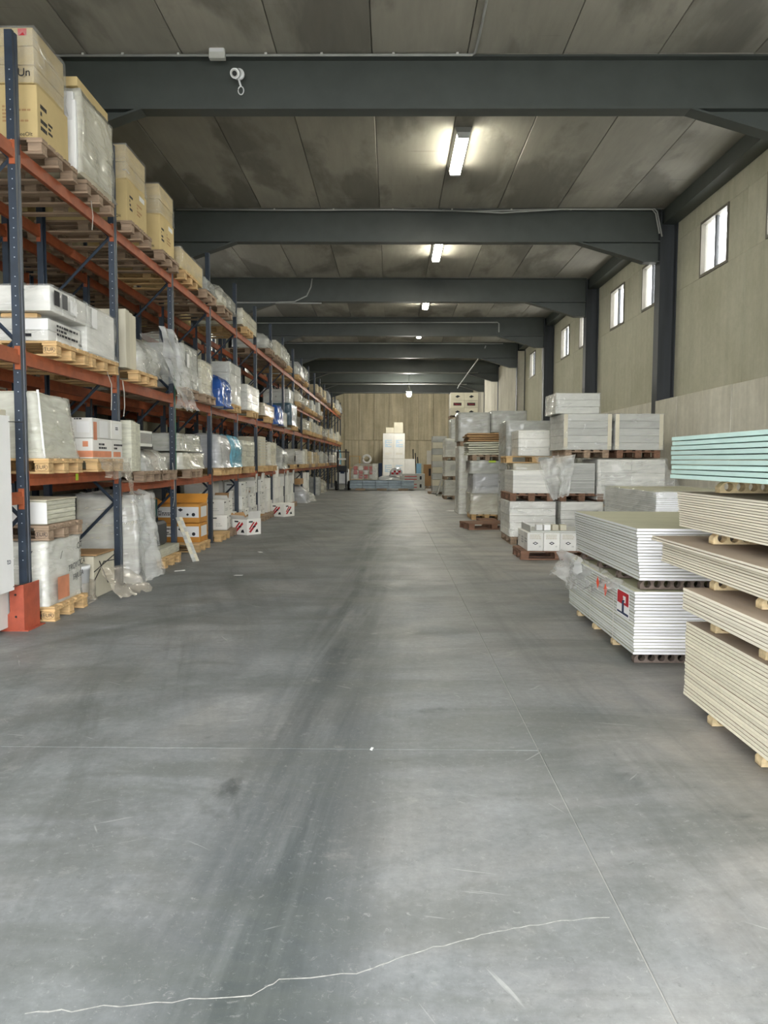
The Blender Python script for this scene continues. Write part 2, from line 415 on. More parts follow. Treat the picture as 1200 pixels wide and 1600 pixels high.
fl = struct(ob('floor', MB().box(-6.5, 6.5, Y_FRONT, Y_BACK+.4, -.3, -.004).mesh(), M['outside']))
def slab(x0, x1, y0, y1):
    b = MB().box(x0+.0025, x1-.0025, y0+.001, y1-.001, -.1, 0).mesh('slab', bev=.002)
    ob('floor_slab', b, M['floor'], fl)
ys = [Y_FRONT, 4.03, 9.9, 15.8, 21.7, 27.6, 33.5, 39.4, 45.3, Y_BACK+.3]
for a, b in zip(ys, ys[1:]):
    slab(-6.3, -4.2, a, b); slab(-4.2, .795, a, b)
ys = [Y_FRONT, 9.9, 21.7, 33.5, 45.3, Y_BACK+.3]
for a, b in zip(ys, ys[1:]): slab(.795, 5.8, a, b)
# meandering crack in the foreground slab
cr = [(-1.02, 2.04), (-.86, 2.06), (-.62, 2.10), (-.40, 2.12), (-.33, 2.19), (-.10, 2.22), (.02, 2.29), (.17, 2.36), (.30, 2.42), (.44, 2.46), (.58, 2.50), (.79, 2.53)]
b = MB(); pts = []
for (xa, ya), (xb, yb) in zip(cr, cr[1:]):
    for k in range(5):
        t = k/5; pts.append((xa+(xb-xa)*t, ya+(yb-ya)*t + .016*noise.noise(Vector((xa*9+t*4, ya*9, 2)))))
for i in range(len(pts)-1):
    w0 = .0020*(1+1.2*abs(noise.noise(Vector((i*.7, 1, 0))))); (xa, ya), (xb, yb) = pts[i], pts[i+1]
    b.add([(xa, ya-w0, .0008), (xb, yb-w0, .0008), (xb, yb+w0, .0008), (xa, ya+w0, .0008)], [(0, 1, 2, 3)])
M['crack'] = mat('pale_crack_dust', 'a9a9a4', .9, .3, 40)
ob('crack', b.mesh('crack'), M['crack'], fl)

ap = struct(ob('ground_outside', MB().box(-25, 25, -40, Y_FRONT, -.3, -.03).mesh(), M['outside']))  # unseen ground, added to bounce skylight in onto the ceiling

# ceiling: precast planks 1.2 m wide lying on the frames
ce = struct(ob('ceiling', MB().box(-6.6, 6.6, Y_FRONT, Y_BACK+.4, ZC+.05, ZC+.3).mesh(), M['ceiling']))
xs = [-.27 + 1.2*k for k in range(-5, 6)]
xs = [-6.3] + xs[1:] + [6.1] if xs[0] < -6.2 else [-6.3] + xs + [6.1]
cy = [Y_FRONT] + BY + [Y_BACK+.3]
for i, (a, b) in enumerate(zip(xs, xs[1:])):
    for c, d in zip(cy, cy[1:]):
        if d - c < .3: continue
        pm = boxmesh(round(b-a-.011, 3), round(d-c-.02, 3), .12, .006)
        ob('ceiling_plank', pm, M['ceiling'], ce, ((a+b)/2, (c+d)/2, ZC + rnd.uniform(0, .008)))

# walls
wr = struct(ob('wall_right', MB().box(XU+.25, XU+.4, Y_FRONT, Y_BACK, 0, ZP-.05).mesh(), M['plinth']))
windows = []
def piece(par, name, x0, x1, y0, y1, z0, z1, m, bev=.006):
    ob(name, boxmesh(x1-x0, y1-y0, z1-z0, bev), M[m], par, ((x0+x1)/2, (y0+y1)/2, z0))
for k in range(len(BY)-1):
    y0, y1 = BY[k], BY[k+1]
    nb = 5
    for j in range(nb):                                       # board formed plinth, one panel after another
        a = y0 + (y1-y0)*j/nb; b_ = y0 + (y1-y0)*(j+1)/nb
        piece(wr, 'concrete_panel', XP + rnd.uniform(-.008, .008), XU+.26, a+.006, b_-.006, 0, ZP - (.0 if y0 < 33 else 0), 'plinth')
        if y0 >= 33: piece(wr, 'concrete_panel', XP+.02+rnd.uniform(-.008, .008), XU+.26, a+.006, b_-.006, ZP+.012, 6.3, 'plinth')
    if y0 < 33:
        w = [(y0+.95, y0+2.15), (y0+3.52, y0+4.72)]
        jn = (w[0][1]+w[1][0])/2
        for a, b_ in ((y0, jn), (jn, y1)):
            piece(wr, 'wall_panel', XU, XU+.2, a+.004, b_-.004, ZP-.1, 4.98, 'panel')
            piece(wr, 'wall_panel', XU, XU+.2, a+.004, b_-.004, 6.0, ZC, 'panel')
        for a, b_ in ((y0, w[0][0]), (w[0][1], jn), (jn, w[1][0]), (w[1][1], y1)):
            piece(wr, 'wall_panel', XU, XU+.2, a+.004, b_-.004, 4.98, 6.0, 'panel')
        windows += [(XU, a, b_, 1) for a, b_ in w]
# left wall behind the racks, with its own row of windows
wl = struct(ob('wall_left', MB().box(XL-.4, XL-.2, Y_FRONT, Y_BACK, 0, 4.9).mesh(), M['panel']))
for k in range(len(BY)-1):
    y0, y1 = BY[k], BY[k+1]; w = [(y0+.95, y0+2.15), (y0+3.52, y0+4.72)]
    if not 14 < y0 < 30:
        piece(wl, 'wall_panel', XL-.2, XL, y0+.004, y1-.004, 0, ZC, 'panel'); continue
    piece(wl, 'wall_panel', XL-.2, XL, y0+.004, y1-.004, 0, 4.98, 'panel'); piece(wl, 'wall_panel', XL-.2, XL, y0+.004, y1-.004, 6.0, ZC, 'panel')
    for a, b_ in ((y0, w[0][0]), (w[0][1], w[1][0]), (w[1][1], y1)): piece(wl, 'wall_panel', XL-.2, XL, a+.004, b_-.004, 4.98, 6.0, 'panel')
    windows += [(XL, a, b_, -1) for a, b_ in w]
piece(wl, 'wall_panel', XL-.2, XL, Y_FRONT, BY[0], 0, ZC, 'panel'); piece(wr, 'wall_panel', XP, XU+.2, Y_FRONT, BY[0], 0, ZC, 'panel')
piece(wl, 'wall_panel', XL-.2, XL, BY[-1], Y_BACK, 0, ZC, 'panel')
for i, (x, a, b_, s) in enumerate(windows):
    wn = struct(ob('window_%d' % (i+1), None, None, None, (x, (a+b_)/2, 4.98))); d = b_-a; h = 1.02
    def wp(name, y0, y1, z0, z1, t0, t1, m): ob(name, boxmesh(t1-t0, y1-y0, z1-z0, 0), M[m], wn, (s*(t0+t1)/2, (y0+y1)/2, z0))
    wp('frame', -d/2, d/2, 0, .05, -.02, .10, 'wframe'); wp('frame', -d/2, d/2, h-.05, h, -.02, .10, 'wframe')
    wp('frame', -d/2, -d/2+.05, .05, h-.05, -.02, .10, 'wframe'); wp('frame', d/2-.05, d/2, .05, h-.05, -.02, .10, 'wframe')
    wp('mullion', -.03, .03, .05, h-.05, .02, .08, 'darkgrey')
    wp('pane', -d/2+.05, -.03, .05, h-.05, .04, .048, 'glass'); wp('pane', .03, d/2-.05, .05, h-.05, .055, .063, 'glass')
    po = portal('window_portal', (x + s*.25, (a+b_)/2, 5.49), (0, R(90 if s > 0 else -90), 0), 1.0, 1.2)
# back wall: upright concrete panels in two courses
wb = struct(ob('wall_back', MB().box(-6.6, 6.6, Y_BACK+.12, Y_BACK+.4, 0, ZC).mesh(), M['backwall']))
x = -6.2
while x < 5.7:
    piece(wb, 'concrete_panel', x+.012, x+.988, Y_BACK + rnd.uniform(0, .012), Y_BACK+.15, 0, 2.86, 'backwall')
    piece(wb, 'concrete_panel', x+.012, x+.988, Y_BACK + rnd.uniform(0, .012), Y_BACK+.15, 2.885, ZC, 'backwall'); x += 1.0
# front wall with the wide open gateway the daylight comes through
wf = struct(ob('wall_front', MB().box(-6.6, -4.8, Y_FRONT-.2, Y_FRONT, 0, ZC).box(4.8, 6.6, Y_FRONT-.2, Y_FRONT, 0, ZC).box(-4.8, 4.8, Y_FRONT-.2, Y_FRONT, 5.9, ZC).mesh(), M['panel']))
# dark edge beam under the ceiling along the right wall
struct(ob('trim_1', MB().box(XU-.28, XU-.003, Y_FRONT, Y_BACK, 6.36, 6.40).box(XU-.28, XU-.24, Y_FRONT, Y_BACK, 6.40, ZC-.01).mesh(), M['steel']))

# portal frames
ORD = ['zeroth', 'first', 'second', 'third', 'fourth', 'fifth', 'sixth', 'seventh', 'eighth', 'ninth', 'tenth', 'eleventh', 'twelfth', 'thirteenth', 'fourteenth', 'fifteenth', 'sixteenth', 'seventeenth', 'eighteenth', 'nineteenth', 'twentieth']
frames = []
hx0, hx1 = XL+.20, XP+.003
flange_m = MB().box(hx0, hx1, 0, .22, -.012, .012).mesh(); web_m = MB().box(hx0, hx1, .104, .116, .012, .636).mesh()
hr = MB().prism([(3.75, .0), (5.0, -.36), (5.12, -.40), (XP+.02, -.40), (XP+.02, 0)], 'y', .1, .12).mesh()
hrf = MB().prism([(3.75, -.012), (5.0, -.372), (5.12, -.412), (XP+.02, -.412), (XP+.02, -.39), (5.12, -.39), (5.0, -.35), (3.80, 0)], 'y', 0, .22).mesh()
hl = MB().prism([(-3.2, 0), (-5.2, -.7), (-5.6, -.7), (-5.6, 0)], 'y', .1, .12).mesh()
hlf = MB().prism([(-3.2, -.012), (-5.2, -.712), (-5.6, -.712), (-5.6, -.69), (-5.2, -.69), (-3.25, 0)], 'y', 0, .22).mesh()
colw = MB().box(XP+.02, XU-.02, .104, .116, ZP-.6, ZC-.03).mesh()
colf1 = MB().box(XP+.005, XP+.025, -.04, .26, ZP-.6, ZC-.03).mesh(); colf2 = MB().box(XU-.03, XU-.008, -.04, .26, ZP-.6, ZC-.03).mesh()
coll = MB().box(-5.62, -5.60, 0, .22, 0, 6.0).box(-5.88, -5.86, 0, .22, 0, 6.0).box(-5.86, -5.62, .104, .116, 0, 6.0).mesh()
for k, y in enumerate(BY):
    n = k - 1
    nm = {1: 'first dark steel roof frame from the front, with the camera hung on it', 2: 'second dark steel roof frame from the front, cables along its top edge',
          3: 'third dark steel roof frame from the front, cable looping down it'}.get(n, 'dark steel roof frame, %s from the front' % ORD[n] if n > 0 else ('dark steel roof frame above and behind the photographer', 'dark steel roof frame overhead, just before the first visible one')[k])
    fr = thing('steel_frame', nm, 'roof frame', (0, y, 6.0), group='steel roof frames')
    ob('top_flange', flange_m, M['steel'], fr, (0, 0, .636)); ob('bottom_flange', flange_m, M['steel'], fr); ob('web', web_m, M['steel'], fr)
    ob('haunch_web', hr, M['steel'], fr); ob('haunch_flange', hrf, M['steel'], fr); ob('haunch_web', hl, M['steel'], fr); ob('haunch_flange', hlf, M['steel'], fr)
    if y < 48:
        ob('column_web', colw, M['steel2'], fr, (0, 0, -6.0)); ob('column_flange', colf1, M['steel2'], fr, (0, 0, -6.0)); ob('column_flange', colf2, M['steel2'], fr, (0, 0, -6.0))
        ob('column', coll, M['steel2'], fr, (0, 0, -6.0))
    frames.append(fr)

# ceiling lights
def lamp(y, idx):
    t = thing('ceiling_light', 'lit fluorescent ceiling light, %s from the front' % ORD[idx], 'light', (1.08, y, ZC), group='fluorescent ceiling lights')
    ob('tray', MB().prism([(-.13, 0), (-.10, -.09), (.10, -.09), (.13, 0)], 'y', -.80, .80).mesh(), M['zinc'], t)
    ob('diffuser', MB().prism([(-.095, -.09), (-.08, -.15), (.08, -.15), (.095, -.09)], 'y', -.76, .76).mesh(), M['lamp'], t)
    ob('end_cap', MB().prism([(-.10, -.085), (-.085, -.155), (.085, -.155), (.10, -.085)], 'y', -.82, -.76).mesh(), M['whitep'], t)
    ob('end_cap', MB().prism([(-.10, -.085), (-.085, -.155), (.085, -.155), (.10, -.085)], 'y', .76, .82).mesh(), M['whitep'], t)
for i, y in enumerate((12.95, 18.8, 24.9, 30.9, 36.9)): lamp(y, i+1)
t = thing('high_bay_lamp', 'bright round lamp hanging before the back wall', 'light', (.97, 44.3, 5.42))
ob('shade', MB().lathe([(.05, .34), (.09, .2), (.16, .05), (.165, .03), (.15, .03), (.08, .17), (.04, .3)], 24).mesh(smooth=True), M['zinc'], t)
ob('bulb', MB().lathe([(.04, .02), (.11, -.03), (.14, -.12), (.11, -.21), (.04, -.25)], 20).mesh(smooth=True), M['lamp2'], t)
ob('stem', MB().tube([(0, 0, .32), (0, 0, 1.22)], .015).mesh(), M['zinc'], t)

# conduits and cables
def pipe(pts, r, label, m='zinc', name='conduit', clips=()):
    o = tag(ob(name, MB().tube(pts, r).mesh(smooth=True), M[m]), label, 'conduit')
    for c in clips: ob('clip', boxmesh(.03, .03, .03, 0), M['alu'], o, c)
    return o
y1 = BY[2]; zt = ZC-.02
pipe([(-4.6, y1-.06, zt-.02), (.98, y1-.06, zt-.02), (1.02, y1-.1, zt-.01), (1.03, y1-.5, zt), (1.03, 6.5, zt)], .016, 'grey conduit along the top of the first roof frame', clips=[(x_, y1-.06, zt-.02) for x_ in (-3.9, -3.4, -2.7, -1.6, -.9, .0, .8)])
y2 = BY[3]
pipe([(-4.4, y2-.04, zt-.02), (-2, y2-.04, zt-.03), (0, y2-.04, zt-.02), (1.6, y2-.04, zt-.05), (3.2, y2-.04, zt-.01), (5.28, y2-.04, zt-.0), (5.34, y2-.04, zt-.06), (5.44, y2-.06, zt-.55)], .016, 'grey cable along the second roof frame, bending down at the column', clips=[(x_, y2-.04, zt-.03) for x_ in (-2.4, -1.2, 0, 1.2, 2.4, 3.6)])
pipe([(1.0, y2-.07, zt-.04), (2.2, y2-.07, zt-.09), (3.4, y2-.07, zt-.02), (5.22, y2-.07, zt-.02), (5.3, y2-.07, zt-.1), (5.38, y2-.08, zt-.5)], .014, 'second grey cable sagging along the second roof frame')
y3 = BY[4]
pipe([(-2.25, y3-.03, zt-.02), (-2.28, y3-.05, zt-.25), (-2.4, y3-.05, zt-.5), (-2.75, y3-.05, zt-.66), (-3.3, y3-.05, zt-.68), (-4.8, y3-.05, zt-.68)], .018, 'grey cable looping down the third roof frame')
pipe([(-4.6, y3+.11, 5.966), (-2.0, y3+.11, 5.966)], .02, 'grey pipe under the third roof frame at the left')
y4 = BY[5]
pipe([(-4.9, y4-.04, 6.42), (3.75, y4-.04, 6.46), (3.8, y4-.04, 6.42), (3.8, y4-.04, 6.12)], .022, 'grey pipe across the fourth roof frame, elbowing down at the right')
y5, y6 = BY[6], BY[7]
pipe([(-5.0, y5-.04, 6.60), (4.8, y5-.04, 6.60)], .022, 'grey pipe along the fifth roof frame')
pipe([(4.05, y5-.03, 6.5), (4.0, y5+.4, 6.3), (3.75, y6+3.5, 5.75), (3.7, y6+4.0, 5.62)], .028, 'slanting grey pipe hanging below the far roof frames')
for k, nme in ((7, 'sixth'), (8, 'seventh'), (9, 'eighth')):
    pipe([(-4.2, BY[k]-.03, 6.02), (4.4, BY[k]-.03, 6.02)], .03, 'thin pale pipe along the bottom of the %s roof frame' % nme)
t = thing('junction_box', 'small white junction box on the first roof frame conduit', 'junction box', (-2.2, y1-.10, zt-.09))
ob('box', boxmesh(.2, .08, .14, .006), M['alu'], t); ob('lid', boxmesh(.18, .012, .06, .003), M['whitep'], t, (0, -.045, .07))
t = thing('security_camera', 'white bullet security camera on the first roof frame', 'camera', (-1.95, y1-.005, 6.36))
ob('mount', MB().lathe([(.07, 0), (.07, -.03), (.03, -.05)], 16, 'y').mesh(), M['whitep'], t, (.0, .0, .04))
ob('body', MB().lathe([(.055, -.05), (.06, -.06), (.06, -.15), (.045, -.155)], 20, 'y').mesh(), M['whitep'], t, (-.01, -.02, .05), (R(26), 0, R(-6)))
ob('lens', MB().lathe([(.032, -.1555), (.030, -.160)], 16, 'y').mesh(), M['black'], t, (-.01, -.02, .05), (R(26), 0, R(-6)))
ob('lens_ring', MB().lathe([(.046, -.1552), (.044, -.158)], 16, 'y').mesh(), M['grey'], t, (-.01, -.02, .05), (R(26), 0, R(-6)))
ob('bracket', MB().tube([(0, -.05, -.02), (.015, -.06, -.07), (.03, -.05, -.12)], .013).mesh(), M['whitep'], t)
ob('cable_loop', MB().tube([(.03 + .035*math.cos(a_), -.04, -.17 + .05*math.sin(a_)) for a_ in [i*2*math.pi/14 for i in range(15)]], .007).mesh(), M['whitep'], t)

# ================================================================== PALLETS
_pm = {'deck': boxmesh(1.2, .12, .022, .003), 'cross': boxmesh(.145, .8, .022, .003), 'block': boxmesh(.13, .12, .078, .006), 'bottom': boxmesh(1.2, .11, .022, .003)}
pb = MB()
for y in (-.34, -.17, 0, .17, .34): pb.box(-.6, .6, y-.06, y+.06, .122, .144)
for x in (-.53, 0, .53): pb.box(x-.07, x+.07, -.4, .4, .1, .122)
for y in (-.34, 0, .34):
    pb.box(-.6, .6, y-.055, y+.055, 0, .022)
    for x in (-.53, 0, .53): pb.box(x-.065, x+.065, y-.06, y+.06, .022, .1)
_pj = pb.mesh('pallet')
def pallet(label, x, y, z, m='wood', detail=True, rz=0, mark=False, group=None):
    """1.2 m long along X, 0.8 m along Y, 0.144 m high"""
    if not detail:
        return tag(ob('wooden_pallet', _pj, M[m], None, (x, y, z), (0, 0, rz)), label, 'pallet', group)
    t = thing('wooden_pallet', label, 'pallet', (x, y, z), (0, 0, rz), group)
    for yy in (-.34, -.17, 0, .17, .34): ob('deck_board', _pm['deck'], M[m], t, (0, yy, .122))
    for xx in (-.53, 0, .53): ob('cross_board', _pm['cross'], M[m], t, (xx, 0, .1))
    for yy in (-.34, 0, .34):
        ob('bottom_board', _pm['bottom'], M[m], t, (0, yy, 0))
        for xx in (-.53, 0, .53): ob('block', _pm['block'], M[m], t, (xx, yy, .022))
    if mark:
        letters(t, 'EUR', .05, (.53, -.4015, .061), 'front', 'ink', name='eur_stamp')
        ell = [(.058*math.cos(a), .034*math.sin(a)) for a in [i*2*math.pi/24 for i in range(24)]]
        b = MB()
        for i in range(24):
            a, c = ell[i], ell[(i+1) % 24]; b.prism([(a[0]*.94, a[1]*.94), a, c, (c[0]*.94, c[1]*.94)], 'z', 0, .001)
        ob('eur_oval', b.mesh(), M['ink'], t, (.53, -.401, .061), FACE['front'])
    return t

# ================================================================== LEFT RACKS
UY = [6.95 + 2.42*(k-1) for k in range(0, 20)]
LV = {1: 1.25, 2: 2.53, 3: 4.33}
def upright_mesh(h):
    w, d, t = .07, .10, .012                                   # C section, open to the inside
    return MB().prism([(0, 0), (-w, 0), (-w, t), (-t*2, t), (-t*2, d*.4), (-t, d*.45), (-t, d*.55), (-t*2, d*.6), (-t*2, d-t), (-w, d-t), (-w, d), (0, d), (0, d*.62), (-.008, d*.58), (-.008, d*.42), (0, d*.38)], 'z', 0, h).mesh('upright')
U_M = upright_mesh(5.30); 
fo = MB().box(-.10, .02, -.03, .13, 0, .012).mesh('foot')
def bracem(x0, z0, x1, z1): return MB().tube([(x0, .05, z0), (x1, .05, z1)], .019, 4).mesh('brace')
BR = {}
holes = MB()
for i in range(52):
    z = .62 + i*.085
    if i % 7 == 3: continue
    holes.box(-.035, -.025, -.0015, 0, z, z+.008)
holes_m = holes.mesh('holes')
def rack(name, label, xf, depth, ks, extra=False, holes_for=(), minlv=1):
    t = thing(name, label, 'pallet rack', (xf, UY[ks[0]], 0))
    y0 = UY[ks[0]]
    for k in ks:
        f = ob('upright_frame', None, None, t, (0, UY[k]-y0, 0))
        for j, xx in enumerate((0, -depth)):
            u = ob('upright', U_M, M['blue'], f, (xx if j == 0 else xx, 0, 0), (0, 0, 0) if j == 0 else (0, 0, 0))
            if j == 1: u.rotation_euler = (0, 0, R(180)); u.location = (xx, .10, 0)
            ob('foot_plate', fo, M['blue'], f, (xx if j == 0 else xx+.08, 0, 0))
        if k in holes_for: ob('bolt_holes', holes_m, M['hole'], f)
        zz = [.22, 1.02, 1.82, 2.62, 3.42, 4.22, 5.02]
        for i in range(len(zz)-1):
            key = (depth, i)
            if key not in BR: BR[key] = bracem(-.07 if i % 2 else -depth+.07, zz[i], -depth+.07 if i % 2 else -.07, zz[i+1])
            ob('brace', BR[key], M['blue'], f)
    for k in ks[:-1]:
        ln = UY[k+1]-UY[k]-.10
        lv = [(LV[1] + (.16 if k == 1 else 0), .11), (LV[2], .13), (LV[3], .13)]
        if extra and k in (9, 10, 11, 12): lv.append((3.40, .10))
        for (z, h) in lv:
            if z < minlv: continue
            for xx in (-.025, -depth+.025):
                key = ('beam', round(ln, 3), h)
                if key not in _cache: _cache[key] = MB().prism([(-.022, 0), (.022, 0), (.022, h*.62), (.008, h*.62), (.008, h), (-.022, h)], 'y', 0, ln).mesh('beam', bev=.002)
                bo = ob('beam', _cache[key], M['orange'], t, (xx, UY[k]-y0+.10, z-h), (0, 0, 0))
                if k < 8: 
                    cl = boxmesh(.052, .012, h+.08, .002)
                    ob('connector', cl, M['orange'], bo, (0, .006, -.05)); ob('connector', cl, M['orange'], bo, (0, ln-.006, -.05))
                if k == 1 and z < 1.6 and xx > -.1:
                    flat(bo, [rect(-.035, .035, -.035, .035)], (.0235, 1.08, .06), 'aisle', 'lime', 'lime_tag')
    return t
rack1 = rack('pallet_rack', 'long navy and orange pallet rack along the left of the aisle', -3.34, .93, list(range(0, 20)), True, (1, 2, 3))
rack2 = rack('pallet_rack', 'second navy and orange pallet rack, back to back behind the front one', -4.62, .93, list(range(0, 14)))
# guard at the foot of the nearest upright
t = thing('upright_guard', 'scuffed orange steel guard at the foot of the nearest rack upright', 'rack guard', (-3.30, 6.80, 0))
ob('front_plate', MB().prism([(.0, 0), (.0, .42), (-.13, .42), (-.13, .17), (-.18, .12), (-.42, .03), (-.42, 0)], 'y', 0, .012).mesh(bev=.002), M['guard'], t)
ob('side_plate', boxmesh(.012, .30, .42, .003), M['guard'], t, (-.006, .16, 0))
for z in (.13, .33): ob('bolt', MB().lathe([(.011, 0), (.009, -.005)], 10, 'y').mesh(), M['black'], t, (-.075, 0, z))
ob('base_plate', boxmesh(.48, .34, .008, 0), M['guard'], t, (-.2, .16, 0))

# ------------------------------------------------------------------ loads
SHELF = {0: 'on floor under left rack', 1: 'on left rack low shelf', 2: 'on left rack middle shelf', 3: 'on left rack top shelf', 4: 'on left rack added shelf'}
seen_labels = {}
def where(lv, y):
    b = max(0, int((y - UY[1])//2.42) + 1); 
    h = 'near' if (y - UY[1]) % 2.42 < 1.21 else 'far'
    return '%s, %s bay, %s half' % (SHELF[lv], ORD[b] if b else 'nearest', h)
def uniq(label):
    n = seen_labels.get(label, 0) + 1; seen_labels[label] = n
    return label if n == 1 else label + ', %s one' % ORD[n]
def bayclip(y0, y1):
    c = (y0+y1)/2
    for a, b in zip(UY, UY[1:]):
        if a <= c < b: return max(y0, a+.115), min(y1, b-.02)
    return y0, y1
def clipload(x0, x1, y0, y1): return bayclip(y0, y1) if x0 < -3.40 < x1 else (y0, y1)
def wrapped(label, x0, x1, y0, y1, z0, z1, goods='grey', fm='film', tiers=(1, 2, 4), cat='wrapped load', amp=.012, seed=None, near=True, name='wrapped_load', res=.10, crown=0, papers=0, face='aisle', lean=0):
    seed = seed if seed is not None else rnd.randint(1, 999)
    y0, y1 = clipload(x0, x1, y0, y1); dx, dy, dz = x1-x0, y1-y0, z1-z0
    t = thing(name, label, cat, ((x0+x1)/2, (y0+y1)/2, z0))
    nx, ny, nz = tiers
    r = random.Random(seed)
    if near:
        for i in range(nx):
            for j in range(ny):
                for k in range(nz):
                    bm_ = boxmesh(dx/nx-.006, dy/ny-.006, dz/nz-.004, .005)
                    ob('carton', bm_, M[goods], t, (-dx/2+(i+.5)*dx/nx + r.uniform(-.006, .006), -dy/2+(j+.5)*dy/ny + r.uniform(-.006, .006), k*dz/nz))
    else:
        b = MB()
        for j in range(ny):
            for k in range(nz):
                e = r.uniform(0, .008); b.box(-dx/2+e, dx/2-e, -dy/2+dy*j/ny+.004, -dy/2+dy*(j+1)/ny-.004, dz*k/nz+.003, dz*(k+1)/nz-.003)
        ob('goods', b.mesh('goods'), M[goods], t)
    if fm:
        f = ob('film', shell(dx+.016, dy+.016, dz+.006, amp, seed, res, crown=crown), M[fm], t, (0, 0, 0))
    for q in range(papers):
        w = .2; xx = dx/2+.022 if face == 'aisle' else -dx/2-.022
        flat(t, [rect(-.075, .075, -.105, .105)], (xx, r.uniform(-dy*.3, dy*.3), dz*r.uniform(.4, .75)), face, 'paper', 'delivery_note')
    return t
def lump(label, x0, x1, y0, y1, z0, z1, fm, cat='plastic bag', name='plastic_bag', seed=None, inner=None, crown=.45, amp=.05):
    seed = seed if seed is not None else rnd.randint(1, 999)
    y0, y1 = clipload(x0, x1, y0, y1); dx, dy, dz = x1-x0, y1-y0, z1-z0
    t = thing(name, label, cat, ((x0+x1)/2, (y0+y1)/2, z0))
    ob('film', shell(dx, dy, dz, amp, seed, .08, fold=1.6, crown=crown, bulge=.05), M[fm], t)
    if inner: ob('contents', boxmesh(dx*.72, dy*.72, dz*.72, .01), M[inner], t)
    return t
def carton(label, x0, x1, y0, y1, z0, z1, m='white', cat='carton', name='carton', tape=True, group=None, rz=0, bev=.006):
    y0, y1 = clipload(x0, x1, y0, y1)
    o = tag(ob(name, boxmesh(x1-x0, y1-y0, z1-z0, bev), M[m], None, ((x0+x1)/2, (y0+y1)/2, z0), (0, 0, rz)), label, cat, group)
    if tape: ob('tape', boxmesh(x1-x0+.002, .05, .0015, 0), M['tape'], o, (0, 0, z1-z0))
    return o
XF = -3.25
PD = 1.06                                                     # usual depth of a load
def sl(lv): return {0: 0, 1: LV[1], 2: LV[2], 3: LV[3], 4: 3.40}[lv]
def base(lv, y): return sl(lv) + (.16 if lv == 1 and y < 9.3 else 0)
def pal(lv, yc, m='wood', detail=None, mark=False, x=XF-.55, extra=''):
    d = detail if detail is not None else yc < 13
    a, b = bayclip(yc-.4, yc+.4); yc = yc + (b-yc-.4) + (a-yc+.4)
    return pallet(uniq('%swooden pallet %s' % (extra, where(lv, yc))), x, yc, base(lv, yc), m, d, 0, mark)

# --- top shelf, first bays
z = LV[3]
pal(3, 7.58, 'wood2', extra='weathered ')
zp = z + .144
t = carton('large kraft carton with black printed symbols on the nearest top shelf pallet', -4.30, XF-.02, 7.25, 7.93, zp, zp+.50, 'kraft', tape=False, name='kraft_carton')
dx, dy = 1.03, .68
letters(t, 'TeeOlt', .05, (dx/2-.12, -dy/2-.001, .055), 'front'); flat(t, text_bars(.26, .16, 5, 3), (dx/2-.19, -dy/2, .24), 'front', 'brown', 'printed_lines')
flat(t, text_bars(.14, .26, 4, 5), (dx/2, -.2, .24), 'aisle', 'ink', 'handling_symbols'); flat(t, text_bars(.10, .12, 3, 8), (dx/2, -.06, .2), 'aisle', 'ink', 'handling_symbols')
letters(t, 'TeeOlt', .05, (dx/2+.001, .25, .04), 'aisle')
t = wrapped('kraft cartons under clear film, piled on the large kraft carton', -4.28, XF-.03, 7.24, 7.9, zp+.502, zp+1.0, 'kraft', 'film', (1, 1, 3), amp=.014, seed=4)
letters(t, 'siUn', .10, (.51-.13, -.345, .09), 'front'); flat(t, [rect(-.04, .04, -.03, .03)], (.40, -.336, .45), 'front', 'red', 'print')
pal(3, 8.62, 'wood2', extra='weathered ')
t = wrapped('tall load of white foam and cartons in shiny film, top shelf', -4.28, XF+.02, 8.12, 9.06, zp+.02, zp+.86, 'cream', 'filmm', (1, 2, 2), amp=.03, seed=9, res=.07)
ob('foam_corner', boxmesh(.10, .14, .70, .01), M['paper'], t, (.46, -.46, .02)); ob('foam_corner', boxmesh(.10, .12, .3, .01), M['paper'], t, (.44, -.47, .5))
t = carton('open kraft carton lid capping the shiny wrapped load on the top shelf', -4.25, XF, 8.14, 9.0, zp+.905, zp+1.0, 'kraft', tape=False, name='kraft_carton')
def kraft_pair(y0, y1, tag_, h1, h2, txt, wrapu=True, seed=1):
    pal(3, (y0+y1)/2, 'wood2')
    t = carton('kraft carton with black symbols, lower of the pair %s' % tag_, -4.28, XF-.01, y0, y1, zp, zp+h1, 'kraft', tape=False, name='kraft_carton')
    dx, dy = -XF-.01+0, y1-y0; dx = 4.28+XF-.01
    letters(t, txt, .05, (dx/2-.15, -dy/2-.001, .06), 'front'); flat(t, text_bars(.14, .2, 4, seed), (dx/2, -dy*.28, h1*.5), 'aisle', 'ink', 'handling_symbols')
    flat(t, text_bars(.2, .16, 4, seed+3), (dx/2, dy*.12, h1*.5), 'aisle', 'brown', 'printed_lines'); letters(t, txt, .04, (dx/2+.001, dy*.36, .04), 'aisle')
    flat(t, [rect(-.1, .1, -.03, .03)], (dx/2, dy*.25, h1*.85), 'aisle', 'paper', 'paper_label')
    wrapped('kraft cartons in clear film, upper of the pair %s' % tag_, -4.27, XF-.02, y0+.01, y1-.01, zp+h1+.003, zp+h1+h2, 'kraft', 'film' , (1, 1, 2), amp=.015, seed=seed)
kraft_pair(9.62, 10.38, 'after the shiny wrapped load', .50, .42, 'TeeOlt', seed=21)
kraft_pair(10.95, 11.66, 'at the end of the second bay', .50, .42, 'TeeOlt', seed=34)
pal(3, 12.45, 'wood'); wrapped('long low kraft carton under loose clear film, top shelf', -4.25, XF, 11.95, 13.35, z+.146, z+.47, 'kraft', 'film', (1, 2, 1), amp=.03, seed=6, res=.07)
